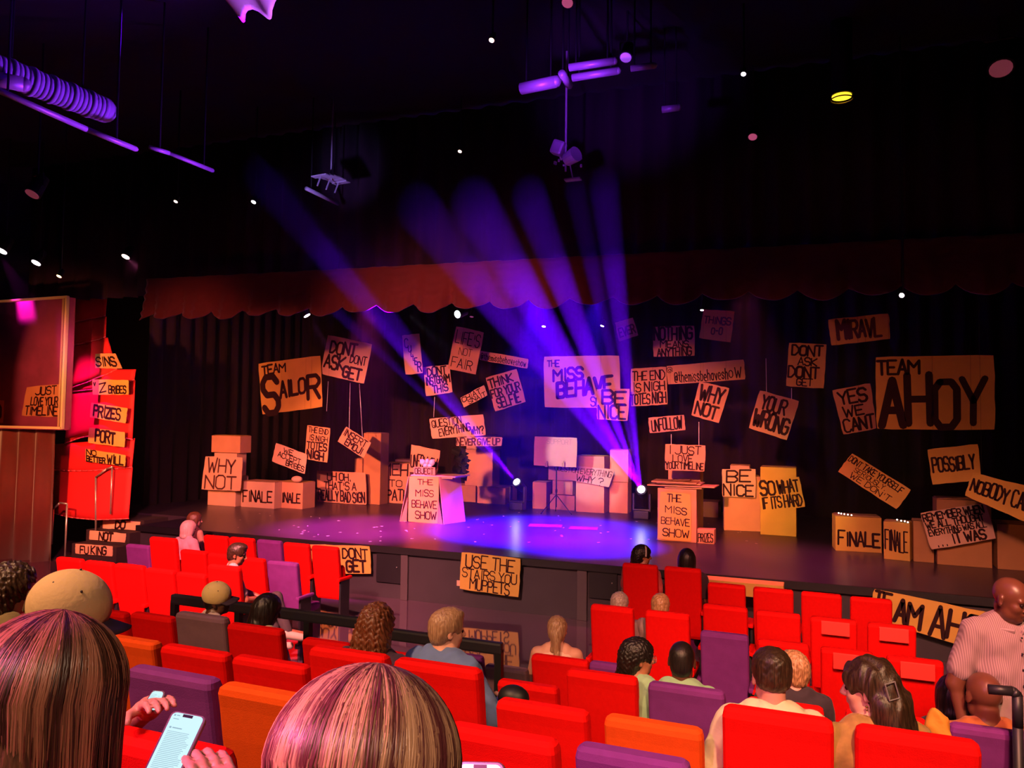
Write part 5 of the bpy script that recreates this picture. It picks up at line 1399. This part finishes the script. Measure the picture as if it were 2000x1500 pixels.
# stalls in front of the rail
b, info = person('person in a pale pink T-shirt sitting sideways on the third row, legs crossed', (458, 1063), 7.85, yaw=-42, head=(-22, -14, 0), skin='tan', hair='short', hairc='dark', shirt=(.72, .48, .50), pants=(.07, .055, .06), s=1.12, vox=.008,
    arms=(((-.24, .10, .20), (-.08, .32, .12)), ((.25, .10, .18), (.06, .33, .14))), legs=(((-.08, .44, .02), (.02, .48, -.40)), ((.10, .46, .14), (.30, .56, -.20))), hands=True)
sh = sdf_mesh('shoes', [rc((.36, .60, -.25), (.40, .80, -.30), .055, .045, k=.02), rc((.02, .52, -.47), (.04, .72, -.49), .055, .045, k=.02)], .009, mat('pale_shoe', (.7, .6, .5), .5), b)
person('person in a pink top with long pale hair at the far left front seats', (366, 1019), 10.1, yaw=-8, head=(-25, -5, 0), skin='pink', hair='bob', hairc='pale', shirt=(.75, .35, .45), s=1.1, vox=.012)
person('person with dark hair and bare shoulders at the far left front seats', (378, 1002), 10.9, yaw=-8, head=(-40, -5, 0), skin='pink', hair='bob', hairc='auburn', shirt=(.10, .01, .02), sleeve='none', s=1.1, vox=.012)
b, info = person('person with curly dark hair and a patterned headband on the front row', (1253, 1068), 10.28, yaw=-8, head=(-58, -4, 0), skin='tan', hair='afro_tail', hairc='black', shirt=(.7, .1, .1), s=1.08, vox=.010)
Rh, hc, s_, A_, rl = info
mb = MB(); mb.path([Vector((Rh @ np.array((.104 * math.cos(a), .02 - .05 * math.sin(a) * 0, .03 + .104 * math.sin(a))) + hc) * 1.08) for a in [R(-10 + 200 * k / 12) for k in range(13)]], .012, 6); mb.obj('headband', mat('headband', (.6, .5, .45), .8, noise=.6, nscale=40), b)
person('person with smooth black bobbed hair on the front row', (1341, 1075), 10.28, yaw=6, head=(4, -6, 0), skin='tan', hair='bob', hairc='black', shirt=(.05, .02, .03), s=1.12, vox=.010)
person('person whose grey hair shows over the taller seat back in the third row', (1209, 1160), 7.8, yaw=0, head=(0, -4, 0), skin='light', hair='tuft', hairc='grey', shirt=(.3, .2, .2), s=1.0, vox=.010)
person('person whose fair hair shows over the seat back in the third row', (1289, 1163), 7.8, yaw=0, head=(4, -4, 0), skin='light', hair='tuft', hairc='blond', shirt=(.3, .2, .2), s=1.0, vox=.010)
# orange cloth over a seat arm
o = sdf_mesh('folded_cloth', [el((0, 0, 0), (.055, .04, .10), .02), el((.03, 0, -.04), (.04, .045, .10), .02)], .006, mat('orange_cloth', (.85, .32, .04), .8, bump=.6, bscale=20), noise=(.006, 40))
o.location = at_d(1828, 1425, 4.3); tag(o, 'orange cloth draped on a seat arm beside the purple seat', 'cloth')

# ================================================================== CEILING RIG
GLOW = {}
def glow(name, col, st):
    if name not in GLOW: GLOW[name] = mat('lens_' + name, (.8, .8, .8), .3, emit=col, estr=st)
    return GLOW[name]
def par(label, px, py, r_px, dirv, g, d=None, z=None, name='stage_lamp', group=None, top=7.95):
    P = at_d(px, py, d) if d is not None else at_z(px, py, z)
    Z = (P - CAM).dot(_f)
    r = max(.035, r_px * Z / F_PX)
    dv = Vector(dirv).normalized()
    rt = empty(name, P); tag(rt, label, 'stage light', group)
    mb = MB(); mb.tube(-dv * r * 3.2, -dv * r * .1, r * .8, r * 1.12, 16); cn = mb.obj('can', BLACK, rt)
    mb = MB(); mb.tube(-dv * r * .12, -dv * r * .02, r * .92, n=16); mb.obj('lens', g, cn)
    mb = MB(); c = -dv * r * 1.6
    for s in (-1, 1):
        sdv = dv.cross(Vector((0, 0, 1))).normalized() * (r * 1.25 * s); mb.tube(c + sdv, c + sdv * .95 + Vector((0, 0, r * 1.6)), r * .12, n=6)
    sdv = dv.cross(Vector((0, 0, 1))).normalized() * (r * 1.25); mb.tube(c + sdv + Vector((0, 0, r * 1.6)), c - sdv + Vector((0, 0, r * 1.6)), r * .12, n=6)
    mb.tube(c + Vector((0, 0, r * 1.6)), (c.x, c.y, min(8.0, top + .05) - P.z), .014, n=6)
    mb.obj('yoke', BLACK, rt)
    return P
wht = glow('white', (1.0, .85, .95), 12.0); warmw = glow('warm', (1.0, .55, .45), 9.0); vio = glow('violet', (.45, .30, 1.0), 3.0); pnk = glow('pink', (.8, .12, .28), .45); yel = glow('yellow', (1.0, .62, .02), 2.2); dimp = glow('dim', (.5, .08, .12), .2)
lamps = [('bright stage lamp under the left of the valance, throwing a pink beam', 600, 617, 7, (.5, .2, -.8), wht, 12.6),
 ('small bright stage lamp just under the valance above the narrow diagonal sign', 784, 602, 5, (.6, .3, -.6), wht, 12.8),
 ('tilted white stage lamp above the LIFES NOT FAIR sign', 893, 614, 8, (-.3, -.9, -.3), glow('greenwhite', (.85, 1, .9), 10), 13.0),
 ('tiny bright lamp hung above the MISS BEHAVE sign, blue side', 1062, 638, 4, (0, -.3, -1), glow('bluewhite', (.7, .75, 1), 14), 18.5),
 ('tiny bright lamp hung above the MISS BEHAVE sign, nearer the small EVER sign', 1176, 637, 4, (-.3, -.3, -1), glow('bluewhite', (.7, .75, 1), 14), 18.5),
 ('dim lamp beside the tilted white lamp under the valance', 921, 619, 4, (0, -.3, -1), dimp, 14.0),
 ('small bright lamp under the right of the valance', 1761, 577, 5, (-.4, -.8, -.4), wht, 12.4),
 ('tiny lamp above the glasses drawing sign', 1371, 606, 2.5, (0, -.3, -1), wht, 15.6)]
for lb, x, y, r, dv, g, d in lamps: par(lb, x, y, r, dv, g, d=d)
roof = [('small lit downlight high over the house, the topmost at centre', 960, 79, 4, warmw, 7.0), ('oval violet downlight near the hanging projector', 1241, 292, 11, vio, 6.9), ('thin violet lamp below the hanging projector', 1175, 408, 9, vio, 6.6),
 ('white lamp hung over the stage left of the beams', 707, 476, 8, wht, 6.2), ('pink white lamp throwing a short beam above the red column', 245, 502, 8, warmw, 5.6), ('large pinkish white lamp above the booth corner', 70, 514, 9, wht, 5.4),
 ('bright lamp cut by the frame above the booth', 3, 491, 10, wht, 5.6), ('small amber lamp under the booth corner lamp', 115, 540, 5, glow('amberw', (1, .55, .25), 6), 4.9), ('small red white lamp on the left truss', 343, 394, 4, warmw, 6.0), ('small violet white lamp between truss and stage lamp', 495, 395, 5, wht, 6.2),
 ('round dim pink lamp right of the lit bracket', 729, 413, 7, pnk, 6.4), ('pink oval lamp on the round lantern', 1394, 355, 15, pnk, 6.6), ('small pink lamp below the hanging projector', 1135, 383, 7, pnk, 6.6), ('small pink lamp left of the yellow downlight, the upper one', 1470, 268, 9, pnk, 6.8),
 ('small pink lamp under the round lantern', 1472, 415, 7, pnk, 6.4), ('tiny white lamp in the dark roof right of centre', 1452, 145, 2, wht, 7.0), ('dim pink lamp near the roof at far right', 1955, 135, 22, dimp, 7.2), ('long dim red lamp at right below the yellow downlight', 1825, 357, 18, dimp, 6.8),
 ('dim pink lamp at the top edge above the violet bars', 1108, 6, 12, pnk, 7.2), ('dim pink lamp over the left truss', 62, 380, 14, dimp, 5.6), ('pair of dim pink lamps below the lit bracket', 680, 425, 9, pnk, 6.3), ('tiny lamp at centre in the blue haze', 898, 296, 1.8, warmw, 7.0), ('violet oval lamp above the long violet bars', 1222, 113, 12, glow('dimviolet', (.25, .05, .7), 1.0), 7.3)]
for lb, x, y, r, g, z in roof: par(lb, x, y, r, (-.05, -.55, -1), g, z=z)
# yellow downlight with ring
P = at_z(1644, 190, 6.9); Z = (P - CAM).dot(_f)
rt = empty('downlight', P); tag(rt, 'glowing yellow round downlight in the dark ceiling', 'ceiling light')
mb = MB(); r = 18 * Z / F_PX; mb.tube((0, 0, 0), (0, 0, .02), r, n=24); mb.obj('lens', yel, rt)
mb = MB()
for k in range(24):
    a = R(15 * k); a2 = R(15 * (k + 1)); mb.tube((math.cos(a) * r * 1.12, math.sin(a) * r * 1.12, -.03), (math.cos(a2) * r * 1.12, math.sin(a2) * r * 1.12, -.03), r * .07, n=6)
mb.obj('trim_ring', mat('brass_ring', (.5, .4, .22), .3, metal=.8), rt)
mb = MB(); mb.tube((0, 0, .025), (0, 0, 8.0 - P.z), r * 1.1, n=24); mb.obj('housing', BLACK, rt)
# round lantern
P = at_z(1450, 345, 6.9); Z = (P - CAM).dot(_f); r = 66 * Z / F_PX
rt = empty('round_lantern', P); tag(rt, 'large dim round ceiling lantern with small bulbs around its rim', 'ceiling light')
mb = MB(); mb.ball((0, 0, .05), r, 28, 10, (1, 1, .35)); mb.obj('shade', mat('plum_shade', (.10, .02, .08), .7), rt, smooth=True)
mb = MB()
for k in range(16):
    a = R(22.5 * k); mb.ball((math.cos(a) * r * .98, math.sin(a) * r * .98, .06), .025, 8, 6)
mb.obj('rim_bulbs', dimp, rt)
mb = MB(); mb.tube((0, 0, .3), (0, 0, 8 - P.z), .03); mb.obj('rod', BLACK, rt)
# trusses and pipes
M_TR = mat('grey_truss', (.45, .42, .5), .45, metal=.3)
def pipe(label, pts, z, r=.03, hangers=True, name='lighting_pipe', m=None):
    Q = [at_z(x, y, z) for x, y in pts]
    rt = empty(name, Q[0]); tag(rt, label, 'pipe')
    mb = MB(); mb.path([q - Q[0] for q in Q], r, 10); mb.obj('tube', m or M_TR, rt, smooth=True)
    if hangers:
        for q in (Q[0].lerp(Q[-1], .15), Q[0].lerp(Q[-1], .85)):
            mb = MB(); mb.tube(q - Q[0], (q.x - Q[0].x, q.y - Q[0].y, 8.0 - Q[0].z), .012, n=6); mb.obj('hanger', BLACK, rt)
    return Q
pipe('long violet lit pipe running down from the left edge of the roof', [(-40, 160), (168, 252), (265, 291)], 5.6, .034)
pipe('short violet lit pipe continuing the long left pipe', [(292, 287), (330, 299), (415, 333)], 5.9, .03)
pipe('white lit rail under the curved bracket near the roof', [(598, 368), (660, 398)], 6.3, .035)
pipe('upper of two parallel violet bars in the roof right of centre', [(1112, 132), (1200, 119)], 6.8, .05)
pipe('lower of two parallel violet bars in the roof right of centre', [(1118, 152), (1207, 138)], 6.8, .05)
pipe('short slanting violet bar at the end of the parallel bars', [(1097, 143), (1112, 167)], 6.75, .05)
pipe('dim violet bar left of the parallel bars', [(1018, 173), (1086, 159)], 6.7, .08)
pipe('short violet bar right of the parallel bars', [(1232, 134), (1278, 128)], 6.8, .04)
pipe('faint violet bar hung right of the projector', [(1293, 214), (1325, 210)], 6.8, .05)
def duct():
    a = at_z(-30, 125, 6.4); b = at_z(202, 214, 6.4)
    rt = empty('air_duct', a); tag(rt, 'fat ribbed violet lit duct at the left of the roof', 'duct')
    mb = MB(); n = 24
    L = b - a
    for i in range(n):
        t0 = i / n; t1 = (i + .86) / n
        mb.tube(L * t0, L * t1, .17 if i % 4 else .185, n=16)
    mb.ball(L, .17, 14, 10); mb.obj('duct_tube', mat('duct_cloth', (.35, .32, .5), .6, bump=.5, bscale=8), rt, smooth=True)
    for t in (.2, .8):
        mb = MB(); q = L * t; mb.tube(q, q + Vector((0, 0, 8 - a.z)), .012, n=6); mb.obj('hanger', BLACK, rt)
    a2 = at_z(-30, 150, 6.2); b2 = at_z(46, 165, 6.2); mb = MB(); mb.path([a2, b2], .09, 12); tag(mb.obj('cable_bundle', M_TR, smooth=True), 'short violet lit cable bundle under the ribbed duct', 'cable')
duct()
# curved reflector bracket
a = at_z(622, 342, 6.5); b = at_z(670, 362, 6.5)
rt = empty('reflector_bracket', a); tag(rt, 'curved violet lit reflector plate clamped over a white rail', 'bracket')
mb = MB(); dv = (b - a)
for i in range(6):
    t = i / 6; mb.box(dv * (t + .08) + Vector((0, 0, .05 * math.sin(t * 3))), (dv.length / 5.5, .34, .02), rz=math.atan2(dv.y, dv.x), bevel=.006)
mb.obj('reflector', M_TR, rt)
mb = MB()
for t in (.1, .45, .8): mb.tube(dv * t, dv * t + Vector((0, -.1, -.2)), .014, n=6)
mb.tube(dv * .5, dv * .5 + Vector((0, 0, 1.5)), .014, n=6); mb.obj('clamps', M_TR, rt)
# hanging projector cluster
P = at_z(1105, 310, 6.3); rt = empty('moving_projector', P); tag(rt, 'cluttered hanging projector fixture lit violet, left of the oval downlight', 'stage light')
mb = MB(); mb.box((-.12, 0, .18), (.20, .18, .22), ry=.4, bevel=.04); mb.obj('upper_housing', M_TR, rt)
mb = MB(); mb.tube((.02, 0, -.02), (.2, -.1, .02), .10, .12, 16); mb.obj('lamp_head', M_TR, rt)
mb = MB()
rs = random.Random(2)
for k in range(12):
    p_ = Vector((rs.uniform(-.18, .24), rs.uniform(-.1, .1), rs.uniform(-.12, .1))); mb.box(p_, (rs.uniform(.03, .09), .03, rs.uniform(.02, .05)), rz=rs.uniform(0, 2), ry=rs.uniform(-1, 1), bevel=.006)
mb.tube((0, 0, -.2), (0, 0, 1.7), .016, n=8); mb.box((.12, 0, -.34), (.26, .12, .03), bevel=.01); mb.tube((.12, 0, -.34), (.05, 0, 0), .01); mb.obj('bracket', M_TR, rt)
# violet cloth at the top edge
def cloth_top():
    c = at_z(470, -14, 6.2); Z = (c - CAM).dot(_f); v = []; f = []
    n = 24; m = 8
    for j in range(m + 1):
        for i in range(n + 1):
            s = i / n * 2 - 1; t = j / m
            v.append((c.x + s * 110 * Z / F_PX * (1 - .12 * t), c.y + .5 * (t - .5) + .06 * math.sin(s * 9), c.z + .42 * Z / 6 * 0 + (.20 - .28 * (1 - s * s) * t + .05 * math.sin(s * 8 + 2)) * Z / 6))
    for j in range(m):
        for i in range(n): f.append((j * (n + 1) + i, j * (n + 1) + i + 1, (j + 1) * (n + 1) + i + 1, (j + 1) * (n + 1) + i))
    o = mesh_obj('draped_cloth', v, f, mat('pale_cloth', (.6, .45, .6), .7, noise=.4, nscale=3), smooth=True)
    md = o.modifiers.new('t', 'SOLIDIFY'); md.thickness = .02
    tag(o, 'swag of pale cloth lit violet at the top edge of the view', 'cloth')
    return c
CT = cloth_top()

# ================================================================== MORE LAMPS
for (loc, tgt, e, col, ang) in SPOTS_LATE if 'SPOTS_LATE' in globals() else (): spot(loc, tgt, e, col, ang)

# ================================================================== HAZE
def haze(y0, y1, dens, label):
    hz = bpy.data.materials.new('stage_haze'); hz.use_nodes = True; nt = hz.node_tree; nt.nodes.clear()
    out = nt.nodes.new('ShaderNodeOutputMaterial'); vo = nt.nodes.new('ShaderNodeVolumeScatter')
    vo.inputs['Density'].default_value = dens; vo.inputs['Anisotropy'].default_value = 0.3
    nt.links.new(vo.outputs[0], out.inputs['Volume'])
    mb = MB(); mb.box((-5, (y0 + y1) / 2, 3.55), (27.8, y1 - y0 - .002, 8.8))
    o = mb.obj('haze', hz); o['kind'] = 'stuff'; tag(o, label, 'haze')
HD = 0.0016
haze(-1.7, 9.1, HD, 'thin theatrical haze over the stage catching the light beams')
haze(-3.0, -1.7, HD * .32, 'thinner bank of haze over the front seats')
